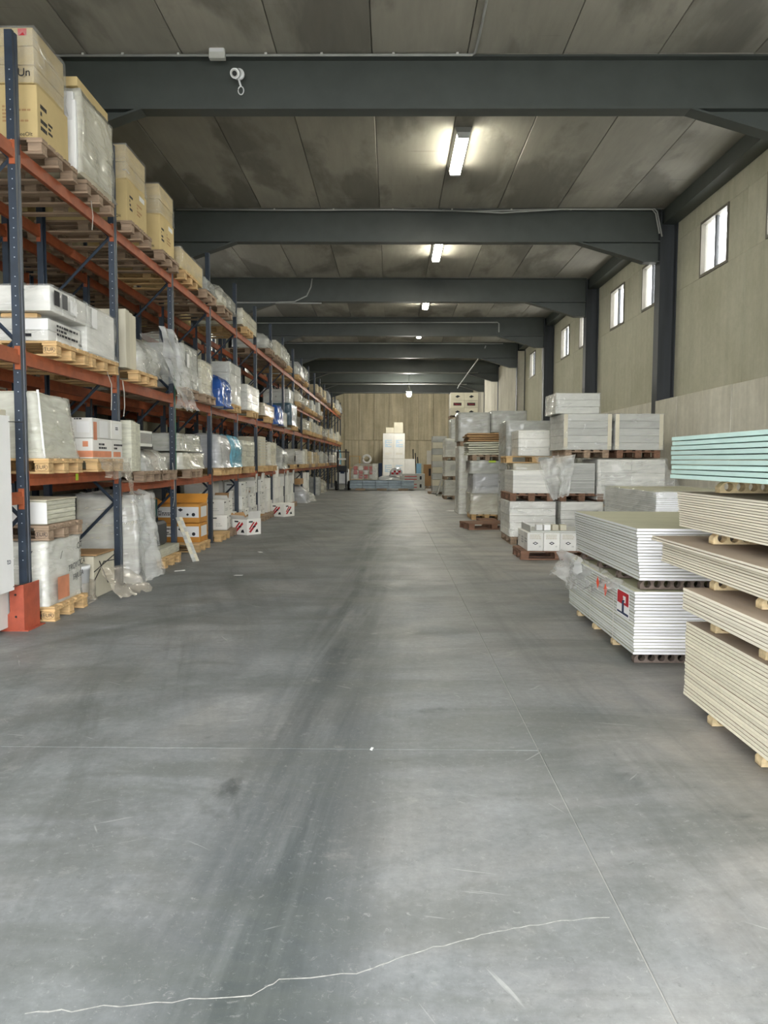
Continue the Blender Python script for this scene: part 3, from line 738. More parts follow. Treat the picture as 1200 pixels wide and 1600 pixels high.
pal(3, 13.9, 'wood2'); lump('dark grey bundle on the top shelf after the long kraft carton', -4.1, XF, 13.55, 14.25, z+.146, z+.46, 'filmg', inner='darkgrey', seed=12)
pal(3, 15.2, 'wood2', True); lump('clear bag of pale goods on the top shelf before the fourth upright', -4.1, XF+.02, 14.62, 15.9, z+.146, z+.56, 'filmm', inner='cream', seed=13)
pal(3, 17.5, 'wood', False); wrapped('pale carton block in film on a light pallet, top shelf', -4.2, XF, 16.8, 18.6, z+.146, z+.48, 'cream', 'filmm', (1, 2, 2), seed=14)

# --- middle shelf, first bays
z = LV[2]
pal(2, 7.78, 'wood', True, True, extra='stamped ')
t = wrapped('white cartons in clear film on the stamped pallet, lower tier', -4.26, XF-.03, 7.38, 8.14, z+.146, z+.36, 'white', 'film', (1, 4, 2), seed=17, amp=.012)
flat(t, [rect(-.13, .13, -.04, .06)], (.37, -.396, .14), 'front', 'paper', 'paper_label'); flat(t, [rect(-.06, .06, -.014, .014)], (.28, -.397, .05), 'front', 'ink', 'black_label')
flat(t, text_bars(.5, .12, 3, 8), (.52, 0, .12), 'aisle', 'ink', 'printed_lines'); letters(t, 'KERA', .035, (.522, .3, .05), 'aisle')
t = wrapped('white cartons in shiny film, upper tier above the stamped pallet', -4.26, XF+.02, 7.34, 8.2, z+.42, z+.66, 'white', 'film', (1, 3, 1), seed=18, amp=.03, res=.07)
flat(t, [rect(-.06, .06, -.07, .07)], (.535, -.33, .13), 'aisle', 'ink', 'black_label'); flat(t, [rect(-.06, .06, -.07, .07)], (.535, -.15, .13), 'aisle', 'darkgrey', 'black_label'); flat(t, [rect(-.08, .08, -.08, .06)], (.537, .05, .12), 'aisle', 'paper', 'paper_label')
carton('short wooden spacer between the two tiers of wrapped white cartons', -3.75, -3.4, 7.42, 7.52, z+.365, z+.412, 'wood', 'spacer', 'wooden_spacer', tape=False)
pal(2, 8.66, 'wood', True)
wrapped('grey carton block in wrinkled film with a delivery note, middle shelf', -4.24, XF, 8.24, 9.06, z+.17, z+.66, 'white', 'film', (1, 1, 1), seed=22, amp=.022, res=.06, papers=1)
tag(ob('grey_board', boxmesh(1.1, .92, .02, .003), M['grey'], None, (XF-.52, 8.66, z+.146)), 'thin grey board under the wrinkled grey load', 'board')
pal(2, 10.15, 'wood', True)
for i, (a, b_) in enumerate(((9.52, 9.66), (9.67, 9.81), (9.82, 9.96))):
    carton(('leftmost', 'middle', 'rightmost')[i] + ' of three tall white slabs standing on the middle shelf', -3.95, XF-.02-.01*i, a, b_, z+.146, z+.86-.01*i, 'cream', 'slab', 'white_slab', tape=False)
lump('white polystyrene pieces bundled in film beside the tall white slabs', -4.1, XF-.05, 10.05, 10.85, z+.146, z+.62, 'filmm', 'bundle', 'foam_bundle', 23, 'paper', .3)
t = tag(ob('hanging_film', sheet((-3.16, 10.55, 3.36), (-3.14, 11.15, 3.40), (-3.10, 12.35, 2.32), (-3.12, 11.2, 2.30), 14, 16, .07, 3, 4, .1, .5), M['filmd']), 'torn clear plastic film hanging over the middle shelf edge', 'plastic film')
tag(ob('hanging_film', sheet((-3.2, 9.9, 3.15), (-3.2, 10.6, 3.3), (-3.12, 11.2, 2.7), (-3.14, 10.9, 2.6), 10, 10, .06, 8, 4, .08, .4), M['film']), 'smaller clear film sheet hanging beside the tall white slabs', 'plastic film')
pal(2, 12.4, 'wood2', True)
wrapped('tall grey load in smooth film on the middle shelf, third bay', -4.1, XF-.01, 12.02, 12.95, z+.146, z+.82, 'grey', 'filmg', (1, 2, 2), seed=24, papers=1)
pal(2, 13.65, 'wood2', True); wrapped('narrow grey load under cloudy film beside the tall grey one', -4.1, XF-.02, 13.2, 14.0, z+.146, z+.72, 'cream', 'filmm', (1, 2, 3), seed=25, amp=.03)
lump('blue plastic sack slumped on the middle shelf edge', -3.75, XF+.06, 14.4, 15.1, z+.01, z+.56, 'fblue', 'sack', 'blue_sack', 26, 'white', .25, .06)
flat(bpy.data.objects['blue_sack'], [[(-.06, -.14), (.05, -.12), (.07, .12), (-.05, .15)]], (.27, -.05, .33), 'aisle', 'paper', 'white_label')
pal(2, 16.0, 'wood', True); wrapped('tallest grey tiled carton stack in film on the middle shelf', -4.2, XF, 15.5, 16.75, z+.146, z+.98, 'grey', 'film', (1, 2, 4), seed=27)
pal(2, 18.1, 'wood', False); wrapped('pale carton stack in film next to the tallest grey stack', -4.1, XF, 17.4, 18.9, z+.146, z+.72, 'white', 'film', (1, 3, 3), seed=28)
pal(2, 20.4, 'wood', False); wrapped('low yellowish load on a pallet, middle shelf, sixth bay', -4.1, XF, 19.6, 21.3, z+.146, z+.46, 'kraft', 'filmm', (1, 2, 2), seed=29, near=False)
lump('narrow blue wrapped load on the middle shelf, seventh bay', -4.0, XF+.03, 21.7, 22.8, z+.02, z+.56, 'fblue', 'sack', 'blue_sack', 30, 'white', .15, .04)
wrapped('small grey wrapped box beside the narrow blue load', -4.0, XF, 23.0, 24.2, z+.02, z+.44, 'grey', 'filmg', (1, 1, 2), seed=31, near=False)
pal(2, 26.2, 'wood', False); wrapped('dark blue film wrapped cube on the middle shelf, eighth bay', -4.25, XF, 24.9, 27.6, z+.146, z+.84, 'fdblue', 'fdblue', (1, 1, 1), seed=32, near=False, amp=.02)
wrapped('grey cartons stacked on top of the dark blue cube', -4.2, XF-.1, 25.2, 27.4, z+.86, z+1.32, 'grey', 'film', (1, 2, 2), seed=33, near=False)

# --- low shelf, first bays
z = LV[1] + .16
pal(1, 7.55, 'wood', True, True, extra='stamped ')
t = thing('wrapped_load', 'leaning white load in tight film, tapering upward, nearest on the low shelf', 'wrapped load', (-3.78, 7.55, z+.146))
ob('goods', MB().add([(-.5, -.36, 0), (.5, -.36, 0), (.5, .45, 0), (-.5, .45, 0), (-.5, -.44, .62), (.5, -.44, .62), (.5, .22, .57), (-.5, .22, .57)], [(0, 3, 2, 1), (4, 5, 6, 7), (0, 1, 5, 4), (1, 2, 6, 5), (2, 3, 7, 6), (3, 0, 4, 7)]).mesh(bev=.01), M['tile'], t)
fm_ = shell(1.02, .8, .60, .012, 41, .06, 1.2)
for v_ in fm_.vertices:
    f_ = v_.co.z/.60; v_.co.y += .045*(1-f_) - .11*f_; v_.co.y = v_.co.y if v_.co.y < 0 else v_.co.y*(1 - .17*f_)
ob('film', fm_, M['filmm'], t); ob('edge_strip', MB().tube([(.515, -.345, 0), (.515, -.45, .63)], .012, 6).mesh(), M['paper'], t)
pal(1, 8.75, 'wood', True)
z8 = z + .146
for i in range(2):
    for j, (a, b_) in enumerate(((8.42, 8.98), (8.985, 9.52))):
        t = carton('%s %s white carton with orange print on the low shelf' % (('lower', 'upper')[i], ('near', 'far')[j]), -4.2, XF-.03, a, b_, z8+i*.225, z8+.222+i*.225, 'white', tape=False)
        dx = 4.2+XF-.03
        if i == 0: flat(t, [rect(-.28, .28, -.035, .035)], (dx/2, 0, .05), 'aisle', 'pink', 'orange_band') if j == 0 else flat(t, [rect(-.12, .12, -.03, .03)], (dx/2, 0, .05), 'aisle', 'pink', 'orange_band')
        if j == 0:
            if i == 0: flat(t, [rect(-.46, .46, -.035, .035)], (0, -.28, .05), 'front', 'pink', 'orange_band'); flat(t, [rect(-.03, .03, -.03, .03)], (.38, -.28, .16), 'front', 'pink', 'print')
            else: flat(t, [rect(-.07, .07, -.06, .06)], (.36, -.28, .12), 'front', 'paper', 'paper_label'); flat(t, text_bars(.2, .03, 1, 3), (.36, -.28, .21), 'front', 'ink', 'printed_lines')
        if j == 0 and i == 1: flat(t, [rect(-.05, .05, -.1, .1)], (dx/2, -.2, .08), 'aisle', 'pink', 'print'); flat(t, [rect(-.12, .13, -.10, .09)], (dx/2+.001, .05, .11), 'aisle', 'paper', 'paper_label')
        if j == 1 and i == 1: flat(t, [rect(-.07, .07, -.06, .06)], (dx/2, .0, .12), 'aisle', 'paper', 'paper_label'); flat(t, text_bars(.09, .04, 2, 6), (dx/2+.0015, .0, .13), 'aisle', 'ink', 'printed_lines')
        if i == 0: flat(t, text_bars(.3, .08, 2, 9+j), (dx/2, .05, .14), 'aisle', 'ink', 'printed_lines')
tag(ob('loose_film', sheet((-3.18, 8.3, z+.15), (-3.16, 9.3, z+.15), (-3.12, 9.15, z-.10), (-3.14, 8.45, z-.06), 12, 6, .05, 4, 5, .08, .5), M['fbrown']), 'crumpled dusty film hanging below the white orange-printed cartons', 'plastic film')
tag(ob('loose_film', sheet((-3.2, 9.1, z+.1), (-3.18, 9.35, z+.1), (-3.16, 9.45, z-.32), (-3.18, 9.3, z-.28), 5, 8, .03, 5, 5, .06, .4), M['fbrown']), 'strip of dusty film hanging at the second upright, low shelf', 'plastic film')
z = LV[1]
pal(1, 10.3, 'wood2', True)
for i in range(4): carton('%s of four thin white tile packs standing on the low shelf' % ORD[i+1], -4.0+.02*i, XF-.01-.005*i, 9.62+.10*i, 9.71+.10*i, z+.146, z+.146+.64-.01*i, 'tile', 'tile pack', 'tile_pack', tape=False)
pal(1, 11.05, 'wood2', True)
for i in range(3): lump('%s grey bag on the low shelf beside the tile packs' % ('nearest', 'middle', 'farthest')[i], -3.85, XF-.03, 10.08+.33*i, 10.4+.33*i, z+.146, z+.42, ('filmg', 'fbrown', 'filmm')[i], seed=50+i, inner='grey', crown=.3, amp=.03)
t = carton('small striped white box on the grey bags of the low shelf', -3.7, XF-.06, 10.12, 10.62, z+.47, z+.68, 'white', tape=False, name='small_box')
flat(t, [rect(-.24+i*.055, -.21+i*.055, -.07, .07) for i in range(9)], (.195, 0, .11), 'aisle', 'darkgrey', 'printed_bars')
tag(ob('grey_tray', MB().box(-.3, .3, -.3, .3, 0, .012).box(.28, .3, -.3, .3, .012, .05).box(-.3, -.28, -.3, .3, .012, .05).mesh(), M['black'], None, (-3.62, 10.38, z+.435)), 'dark tray under the small striped box', 'tray')
pal(1, 12.6, 'wood2', True)
wrapped('grey flattened stack in cloudy film on the low shelf, third bay', -4.2, XF-.02, 11.95, 13.3, z+.146, z+.40, 'cream', 'filmm', (1, 2, 2), seed=54, amp=.03)
wrapped('thin sheets under film on top of the grey flattened stack', -4.2, XF-.06, 11.9, 13.25, z+.43, z+.70, 'tile', 'filmg', (1, 1, 6), seed=55, amp=.03)
for i, (fmn, lb, h) in enumerate((('fsilver', 'silver film wrapped bag standing on the low shelf', .62), ('flblue', 'light blue film wrapped bag standing on the low shelf', .63))):
    lump(lb, -3.9, XF+.02, 14.22+1.2*i, 15.25+1.2*i, z+.146, z+.146+h, fmn, 'wrapped load', 'wrapped_bag', 56+i, 'white', .18, .035)
pal(1, 14.75, 'wood', True); pal(1, 16.0, 'wood', True)
pal(1, 17.6, 'wood', False); wrapped('white tile boxes in tight film on the low shelf, fifth bay', -4.0, XF, 16.75, 18.2, z+.146, z+.72, 'tile', 'film', (1, 3, 5), seed=58, papers=0)
t = carton('cream louvred box on the low shelf, end of the fifth bay', -4.2, XF-.02, 18.45, 19.95, z+.146, z+.88, 'cream', tape=False, name='louvred_box')
flat(t, [rect(-.62, .62, -.30+i*.07, -.285+i*.07) for i in range(9)], (.465, 0, .38), 'aisle', 'grey', 'slot_lines')
pal(1, 19.2, 'wood', False); pal(1, 21.4, 'wood', False)
wrapped('cream load in smooth film on the low shelf, sixth bay', -4.2, XF+.02, 20.4, 22.5, z+.146, z+.76, 'cream', 'filmm', (1, 2, 1), seed=60, near=False, amp=.03)
for i in range(18):                                          # yellowish pallet feet poking over the shelf edge
    pass
lump('grey bag behind the cream load on the low shelf', -4.1, XF, 22.7, 23.9, z+.03, z+.7, 'filmg', seed=61, inner='grey')
t = thing('grey_roll', 'grey roll of foil lying on the low shelf, eighth bay', 'roll', (-3.75, 25.6, z+.18))
ob('roll', MB().lathe([(.30, -.5), (.33, -.48), (.33, .5), (.30, .52)], 20, 'x').mesh(smooth=True), M['filmg'], t, (0, 0, .16)); ob('core', MB().lathe([(.1, .50), (.1, .54)], 16, 'x').mesh(), M['black'], t, (0, 0, .16))
pal(1, 25.6, 'wood', False)

# --- floor level
pal(0, 7.6, 'wood', True, True, extra='stamped ')
t = wrapped('white film wrapped load with handwriting on the floor by the nearest upright', -4.28, XF-.02, 7.2, 7.98, .146, .765, 'white', 'filmm', (1, 1, 1), seed=70, amp=.006, res=.06)
letters(t, 'TROYOCA', .085, (.562, .17, .33), 'aisle', roll=6, name='handwriting', shear=.2); letters(t, 'FAJUSA', .08, (.562, .2, .22), 'aisle', roll=6, name='handwriting', shear=.2)
letters(t, 'OT', .09, (.562, .25, .52), 'aisle', roll=8, name='handwriting'); letters(t, 'l', .12, (.562, -.2, .47), 'aisle', roll=-10, name='handwriting', shear=.4); letters(t, 'v', .12, (.36, -.41, .52), 'front', roll=-8, name='handwriting')
flat(t, [rect(-.13, .13, -.11, .11)], (.553, -.13, .15), 'aisle', 'pink', 'orange_label')
pallet('weathered wooden pallet lying on the white load with handwriting', -3.83, 7.58, .775, 'wood2', True, 0, True)
for i in range(5): carton('tile box layer %s from the top on the upper pallet by the nearest upright' % ORD[5-i], -4.25, XF-.04, 7.27, 7.95, .922+i*.045, .922+i*.045+.043, 'tile', 'tile box', 'tile_box', tape=False)
tag(ob('paper_sheet', MB().prism([(0, 0), (.7, 0), (.7, .2), (0, .235)], 'y', 0, .003).mesh(), M['paper'], None, (-3.98, 7.262, .93)), 'white paper sheet taped over the end of the tile boxes', 'paper')
tag(ob('top_board', boxmesh(1.0, .70, .012, .003), M['cream'], None, (XF-.53, 7.62, 1.152), (0, R(.6), 0)), 'pale board lying on the tile boxes by the nearest upright', 'board')
carton('small foil box at the back of the floor bay above the pale board', -3.95, -3.75, 7.35, 7.55, 1.18, 1.30, 'white', tape=False, name='foil_box')
t = thing('bucket', 'white bucket with brown film standing beside the handwriting load', 'bucket', (-3.42, 8.22, 0))
ob('body', MB().lathe([(.125, 0), (.15, .36), (.155, .36), (.155, .40), (.12, .40)], 24).mesh(smooth=True), M['whitep'], t); ob('film', shell(.30, .30, .22, .02, 71, .05), M['fbrown'], t)
t = carton('pale strapped box behind the bucket under the rack', -4.1, XF-.05, 8.42, 9.05, .0, .47, 'cream', tape=False, name='strapped_box')
for s_ in (-.12, .14): ob('strap', boxmesh(.84, .014, .004, 0), M['black'], t, (0, s_, .47)); 
ob('strap', MB().tube([(.405, -.31, .20), (.405, -.02, .38), (.405, .31, .36)], .006, 6).mesh(), M['black'], t); ob('strap', MB().tube([(.405, -.15, .40), (.405, .1, .12)], .006, 6).mesh(), M['black'], t); ob('strap', MB().tube([(.405, -.31, .30), (.405, .31, .42)], .006, 6).mesh(), M['black'], t)
ob('lid_board', boxmesh(.86, .55, .02, .003), M['brown'], t, (0, -.02, .475))
tag(ob('floor_film', sheet((-3.24, 8.4, .36), (-3.2, 9.1, .28), (-2.82, 9.05, .012), (-2.98, 8.35, .012), 12, 10, .035, 9, 5, .1, .5), M['fbrown']), 'dusty brown film trailing onto the floor beside the bucket', 'plastic film')
wrapped('big grey wrapped block deep under the first bay', -4.50, -3.9, 8.35, 9.28, .02, 1.05, 'grey', 'filmg', (1, 2, 2), seed=72)
t = thing('draped_load', 'white panels under a clear plastic sheet draped to the floor', 'draped load', (-3.62, 9.95, 0))
for i in range(4): ob('panel', boxmesh(.62, .08, 1.06-.02*i, .004), M['cream'], t, (-.05, -.26+.13*i, .01))
ob('film', shell(.80, .76, 1.10, .05, 73, .05, 1.8, crown=.10, rag=0), M['filmd'], t, (.03, 0, .0))
ob('film', sheet((.36, -.40, 1.08), (.38, .26, 1.08), (.60, .42, .012), (.50, -.44, .012), 16, 22, .05, 74, 4, .06, .9), M['filmd'], t)
pal(0, 11.2, 'wood', True)
carton('flat white slab on a pallet at the third upright', -4.2, XF-.02, 10.7, 11.75, .146, .27, 'tile', 'slab', 'white_slab', tape=False)
for i in range(2): carton('%s dark green carton deep under the second bay' % ('near', 'far')[i], -4.3, -3.55, 10.65+.5*i, 11.1+.5*i, .275, .95, 'greenbox', tape=False)
t = thing('tool_case', 'dark grey plastic case standing on the flat white slab', 'case', (-3.5, 11.3, .275))
ob('body', boxmesh(.22, .5, .36, .04), M['darkgrey'], t); ob('handle', MB().tube([(0, -.12, .36), (0, -.1, .42), (0, .1, .42), (0, .12, .36)], .014).mesh(), M['black'], t)
tl = thing('leaning_strip', 'long strip of checkered tile samples leaning on an upright', 'tile strip', (-2.97, 11.57, .004), Vector((-.30, .17, .66)).to_track_quat('Z', 'Y').to_euler())
for i in range(12):
    for j in range(2): ob('sample_tile', boxmesh(.07, .014, .060, .002), M['cream'] if (i//1+j+(i % 3 == 0)) % 2 else M['grey'], tl, (-.032+.064*j, 0, i*.062))
pal(0, 13.1, 'wood', True)
for i in range(2):
    t = carton('%s orange carton with white label on the floor pallet' % ('lower', 'upper')[i], -4.0, XF-.0, 12.95, 13.5, .146+i*.33, .146+.32+i*.33, 'orangebox', tape=False, name='orange_carton')
    flat(t, [rect(-.36, .36, -.09, .09)], (0, -.276, .18), 'front', 'paper', 'white_label'); flat(t, text_bars(.26, .12, 4, 30+i), (-.20, -.278, .18), 'front', 'ink', 'printed_lines')
    flat(t, [diamond(.09, .06)], (.05, -.279, .22), 'front', 'ink', 'diamond_mark'); flat(t, [[(.03*math.cos(a), .03*math.sin(a)) for a in [q*math.pi/8 for q in range(16)]]], (.27, -.279, .14), 'front', 'ink', 'round_mark'); flat(t, [diamond(.05, .05)], (.17, -.279, .14), 'front', 'ink', 'diamond_mark')
    flat(t, [rect(-.2, .2, -.09, .09)], (.376, 0, .18), 'aisle', 'paper', 'white_label')
    if i == 1:
        for sx, ry in ((-1, 40),): ob('flap', boxmesh(.37, .54, .006, 0), M['orangebox'], t, (-.55, 0, .40), (0, R(30), 0))
        ob('flap', boxmesh(.74, .20, .006, 0), M['orangebox'], t, (0, .30, .39), (R(50), 0, 0))
# white printed cartons, many of them
prn_red = [[(-.15, -.10), (-.10, -.12), (.10, .06), (.07, .10)], [(-.15, -.04), (-.12, -.06), (.02, .09), (-.02, .10)]]
prn_blk = [rect(-.15, -.04, .09, .12), diamond(.10, .05), [(.03, -.12), (.13, -.12), (.10, -.05), (.05, -.07)]]
def printed(label, x, y, z, dx, dy, dz, rz, group, m='white', near=True, open_=False, red=False):
    o = tag(ob('white_carton', boxmesh(dx, dy, dz, .004) if not open_ else open_mesh(dx, dy, dz), M[m], None, (x, y, z), (0, 0, rz)), label, 'carton', group)
    if near and not red:
        q = rnd.randint(1, 5)
        flat(o, text_bars(.2, .10, 3, q), (dx/2, .02, dz*.4), 'aisle', 'grey', 'printed_lines'); flat(o, [rect(-.12, .0, -.012, .012)], (dx/2, -.03, dz*.82), 'aisle', 'darkgrey', 'printed_name')
        flat(o, text_bars(.16, .08, 2, q+5), (.05, -dy/2, dz*.35), 'front', 'grey', 'printed_lines'); flat(o, [rect(-.10, .03, -.012, .012)], (-.04, -dy/2, dz*.8), 'front', 'darkgrey', 'printed_name')
        if q == 1: flat(o, prn_red[:1], (0, -dy/2, dz*.5), 'front', 'pink', 'red_print')
    if near and red:
        flat(o, prn_red, (dx/2, 0, dz*.5), 'aisle', 'red', 'red_print'); flat(o, prn_blk, (dx/2+.0012, 0, dz*.5), 'aisle', 'ink', 'black_print')
        flat(o, prn_red, (0, -dy/2, dz*.5), 'front', 'red', 'red_print'); flat(o, prn_blk, (0, -dy/2-.0012, dz*.5), 'front', 'ink', 'black_print')
    if open_:
        a = R(rnd.uniform(20, 75))
        ob('flap', boxmesh(dx, .14, .005, 0), M['white'], o, (0, -dy/2-.05, dz+.03), (R(-40), 0, 0)); ob('flap', boxmesh(dx, .14, .005, 0), M['brown'], o, (0, dy/2+.04, dz+.05), (a, 0, 0))
        ob('flap', boxmesh(.14, dy, .005, 0), M['brown'], o, (-dx/2-.04, 0, dz+.05), (0, R(50), 0)); ob('flap', boxmesh(.005, dy*.9, .16, 0), M['white'], o, (dx/2, 0, dz), (0, R(8), 0))
    return o
_om = {}
def open_mesh(dx, dy, dz):
    k = (dx, dy, dz)
    if k not in _om:
        t_ = .006; _om[k] = MB().box(-dx/2, dx/2, -dy/2, dy/2, 0, t_).box(-dx/2, -dx/2+t_, -dy/2, dy/2, t_, dz).box(dx/2-t_, dx/2, -dy/2, dy/2, t_, dz).box(-dx/2+t_, dx/2-t_, -dy/2, -dy/2+t_, t_, dz).box(-dx/2+t_, dx/2-t_, dy/2-t_, dy/2, t_, dz).mesh('open_carton')
    return _om[k]
pal(0, 14.75, 'wood', True); pal(0, 15.8, 'wood2', True)
printed('open white carton with red print standing out in the aisle', -3.02, 15.95, 0, .42, .40, .33, R(-34), None, open_=True, red=True)
printed('second white red-printed carton lying farther out along the aisle', -3.0, 21.1, 0, .44, .5, .36, R(-28), None, red=True)
def carton_pile(yc, n_y, heights, dep=2, grp=None, x0=XF-.05, zb=.146, dz=.30, rows=None):
    near = yc < 20
    for j in range(n_y):
        y = yc - .40*(n_y-1)/2 + .40*j
        for i in range(dep):
            hh = heights[(j + i) % len(heights)] + (1 if i else 0)
            for k in range(hh):
                op = (k == hh-1) and rnd.random() < .6
                lab_ = uniq('%s white carton up, %s %s column, %s' % (ORD[k+1], ('front', 'back')[i], ('left', 'middle', 'right')[j] if n_y == 3 else ('left', 'right')[j], where(0, yc)))
                printed(lab_, x0 - .20 - .42*i + rnd.uniform(-.03, .03), y + rnd.uniform(-.02, .02), zb + k*(dz+.004), .38, .37, dz, R(rnd.uniform(-7, 7)), 'white cartons %s' % where(0, yc), near=near and (i == 0), open_=op and yc < 27)
carton_pile(14.75, 2, (1, 2), 1, x0=XF-.45)
carton_pile(15.8, 3, (2, 2, 1), 2)
for yc, hs in ((17.3, (3, 2)), (18.4, (2, 3)), (19.7, (3, 2)), (20.8, (2, 3)), (22.1, (3, 4)), (23.2, (2, 3)), (24.5, (3, 2)), (25.6, (3, 3))):
    pal(0, yc, 'wood2', False); carton_pile(yc, 2, hs, 2)
for yc, hs in ((29.5, (2, 3)), (30.5, (3, 2))):
    pal(0, yc, 'wood2', False); carton_pile(yc, 2, hs, 2)
lump('white sack slumped on the floor by the far carton piles', -3.9, -3.1, 27.6, 28.4, .0, .55, 'fsilver', 'sack', 'white_sack', 81, 'white', .5, .06)
lump('cream sack lying against the white sack on the floor', -3.7, -2.95, 28.5, 29.2, .0, .36, 'filmm', 'sack', 'cream_sack', 82, 'white', .6, .06)
carton('brown open carton on the white sacks in the far bays', -4.0, -3.3, 27.7, 28.7, .66, .86, 'brown', tape=False)
wrapped('grey upright bundle on the floor beyond the carton piles', -3.9, -3.2, 33.2, 34.6, 0, .78, 'grey', 'filmg', (1, 2, 1), seed=83, near=False)
lump('pale bundle on the floor near the far end of the left rack', -3.9, -3.2, 35.8, 37.2, 0, .6, 'filmm', 'bundle', 'pale_bundle', 84, 'kraft', .3)

# --- far loads on every shelf, filled bay by bay
KIND = {3: [('clear bag of goods', 'filmm', 'lump', .5), ('dark bundle', 'filmg', 'lump', .45), ('silvery film bundle', 'fsilver', 'lump', .6), ('pale wrapped block', 'filmm', 'wrap', .4), ('kraft carton block', 'film', 'wrapk', .35)],
        2: [('white carton block in film', 'film', 'wrap', .5), ('beige wrapped load', 'filmm', 'wrapk', .4), ('grey wrapped load', 'filmg', 'wrap', .5), ('pale bundle in film', 'filmm', 'lump', .4)],
        1: [('grey bundle in film', 'filmg', 'lump', .5), ('cream wrapped load', 'filmm', 'wrap', .55), ('white carton block in film', 'film', 'wrap', .45), ('brownish wrapped goods', 'fbrown', 'wrapk', .4)],
        4: [('white wrapped load', 'film', 'wrap', .4), ('beige bundle in film', 'filmm', 'lump', .35), ('kraft carton block', 'film', 'wrapk', .4)]}
def fill(lv, y0, y1, step=1.25, skip=.08):
    for k in range(1, 19):
      for off in (.56, 1.34, 1.98):
        y = UY[k] + (.62, 1.72, 0)[(.56, 1.34, 1.98).index(off)]
        if off == 1.98 or y < y0 or y > y1: continue
        if rnd.random() > skip:
            nm, fmn, kd, h = rnd.choice(KIND[lv]); h *= rnd.uniform(.8, 1.3); w = rnd.uniform(.8, 1.05); z_ = sl(lv)
            pal(lv, y, rnd.choice(('wood', 'wood2', 'wood')), False)
            lb = uniq('%s %s' % (nm, where(lv, y))); xf = XF + rnd.uniform(-.08, .05)
            if kd == 'lump': lump(lb, -4.15, xf, y-w/2, y+w/2, z_+.146, z_+.146+h, fmn, 'bundle', 'film_bundle', None, rnd.choice(('cream', 'grey', 'white', 'kraft')), rnd.uniform(.1, .45), .05)
            else: wrapped(lb, -4.2, xf, y-w/2, y+w/2, z_+.146, z_+.146+h, 'kraft' if kd == 'wrapk' else rnd.choice(('white', 'cream', 'grey')), fmn, (1, 2, rnd.randint(1, 4)), near=False, amp=.018)
fill(3, 20.0, 50, 1.25, .33)
fill(2, 29.2, 50, 1.25, .05)
fill(1, 27.4, 45, 1.25, .05)
fill(4, 26.9, 35.8, 1.3, .1)
for i, y in enumerate((46.0, 47.4)):
    lump('%s light blue wrapped tall goods at the far end of the low shelf' % ('near', 'far')[i], -3.9, XF+.1, y-.5, y+.5, LV[1]+.02, LV[1]+.9, ('fsilver', 'flblue')[i], 'wrapped load', 'wrapped_bag', 90+i, 'white', .1, .03)
# --- second rack, seen through the first
def back_load(lv, y, h, m, fmn, nm):
    z_ = sl(lv)
    pallet(uniq('wooden pallet %s' % where(lv, y).replace('left', 'back')), -5.14, y, z_ + (.16 if lv == 1 and y < 9.3 else 0), 'wood2', False)
    wrapped(uniq('%s %s' % (nm, where(lv, y).replace('left', 'back'))), -5.65, -4.66, y-.40, y+.40, z_+.146+(.16 if lv == 1 and y < 9.3 else 0), z_+.146+h+(.16 if lv == 1 and y < 9.3 else 0), m, fmn, (1, 1, 2), near=False)
for i, y in enumerate((10.4, 11.5, 12.8, 14.0, 15.2, 16.5, 17.6)):
    back_load(3, y, .45 + .2*(i % 3), 'kraft', 'film' if i % 2 else None, 'kraft cartons')
for i, y in enumerate((13.0, 14.1, 15.6, 16.8, 18.0, 19.4)): back_load(2, y, .5 + .2*(i % 2), ('white', 'grey')[i % 2], 'filmm', ('white goods', 'grey goods')[i % 2])
for i, y in enumerate((10.2, 11.3, 12.6, 13.8, 15.0, 16.3)): back_load(1, y, .5, ('cream', 'grey')[i % 2], 'filmg', ('cream goods', 'grey goods')[i % 2])
for i, y in enumerate((10.2, 11.4, 13.2, 14.6, 16.0, 17.4)): back_load(0, y, .8, ('grey', 'white')[i % 2], 'filmg' if i < 2 else None, ('grey goods', 'white cartons')[i % 2])

# --- banner, straps and scraps at the near end
t = thing('banner', 'white printed banner tied to the front of the nearest rack bay', 'banner', (-3.315, 5.95, .40))
ob('cloth', boxmesh(.003, 1.42, 1.52, 0), M['paper'], t); letters(t, 'to', .075, (.0025, .63, .26), 'aisle', 'inkblue'); 
ob('tie', MB().tube([(.003, .69, .03), (-.01, .98, .02)], .004, 6).mesh(), M['black'], t); ob('tie', MB().tube([(.003, .69, 1.47), (-.01, .98, 1.48)], .004, 6).mesh(), M['black'], t)
carton('white wrapped load behind the banner beside the nearest upright', -4.3, -3.45, 5.7, 6.85, .03, .40, 'white', tape=False, name='white_load')
carton('pale tall board standing behind the banner at the nearest upright', -3.52, -3.40, 6.2, 6.78, .41, 1.98, 'cream', 'board', 'pale_board', tape=False)
def strap(label, pts, w=.018, m='strapw'):
    b = MB(); P = [Vector(q) for q in pts]
    for a, c in zip(P, P[1:]):
        b.add([a+Vector((0, -w/2, 0)), a+Vector((0, w/2, 0)), c+Vector((0, w/2, 0)), c+Vector((0, -w/2, 0))], [(0, 1, 2, 3)])
        b.add([a+Vector((.0015, -w/2, 0)), a+Vector((.0015, w/2, 0)), c+Vector((.0015, w/2, 0)), c+Vector((.0015, -w/2, 0))], [(3, 2, 1, 0)])
    tag(ob('plastic_strap', b.mesh(), M[m]), label, 'strap')
strap('white strap end hanging from the top beam of the first bay', [(-3.29, 8.55, 4.36), (-3.28, 8.57, 4.2), (-3.29, 8.56, 4.05)])
strap('white strap hanging from the middle beam before the second upright', [(-3.29, 8.93, 2.55), (-3.27, 9.0, 2.42), (-3.28, 9.02, 2.25), (-3.28, 9.0, 2.12)], .025)
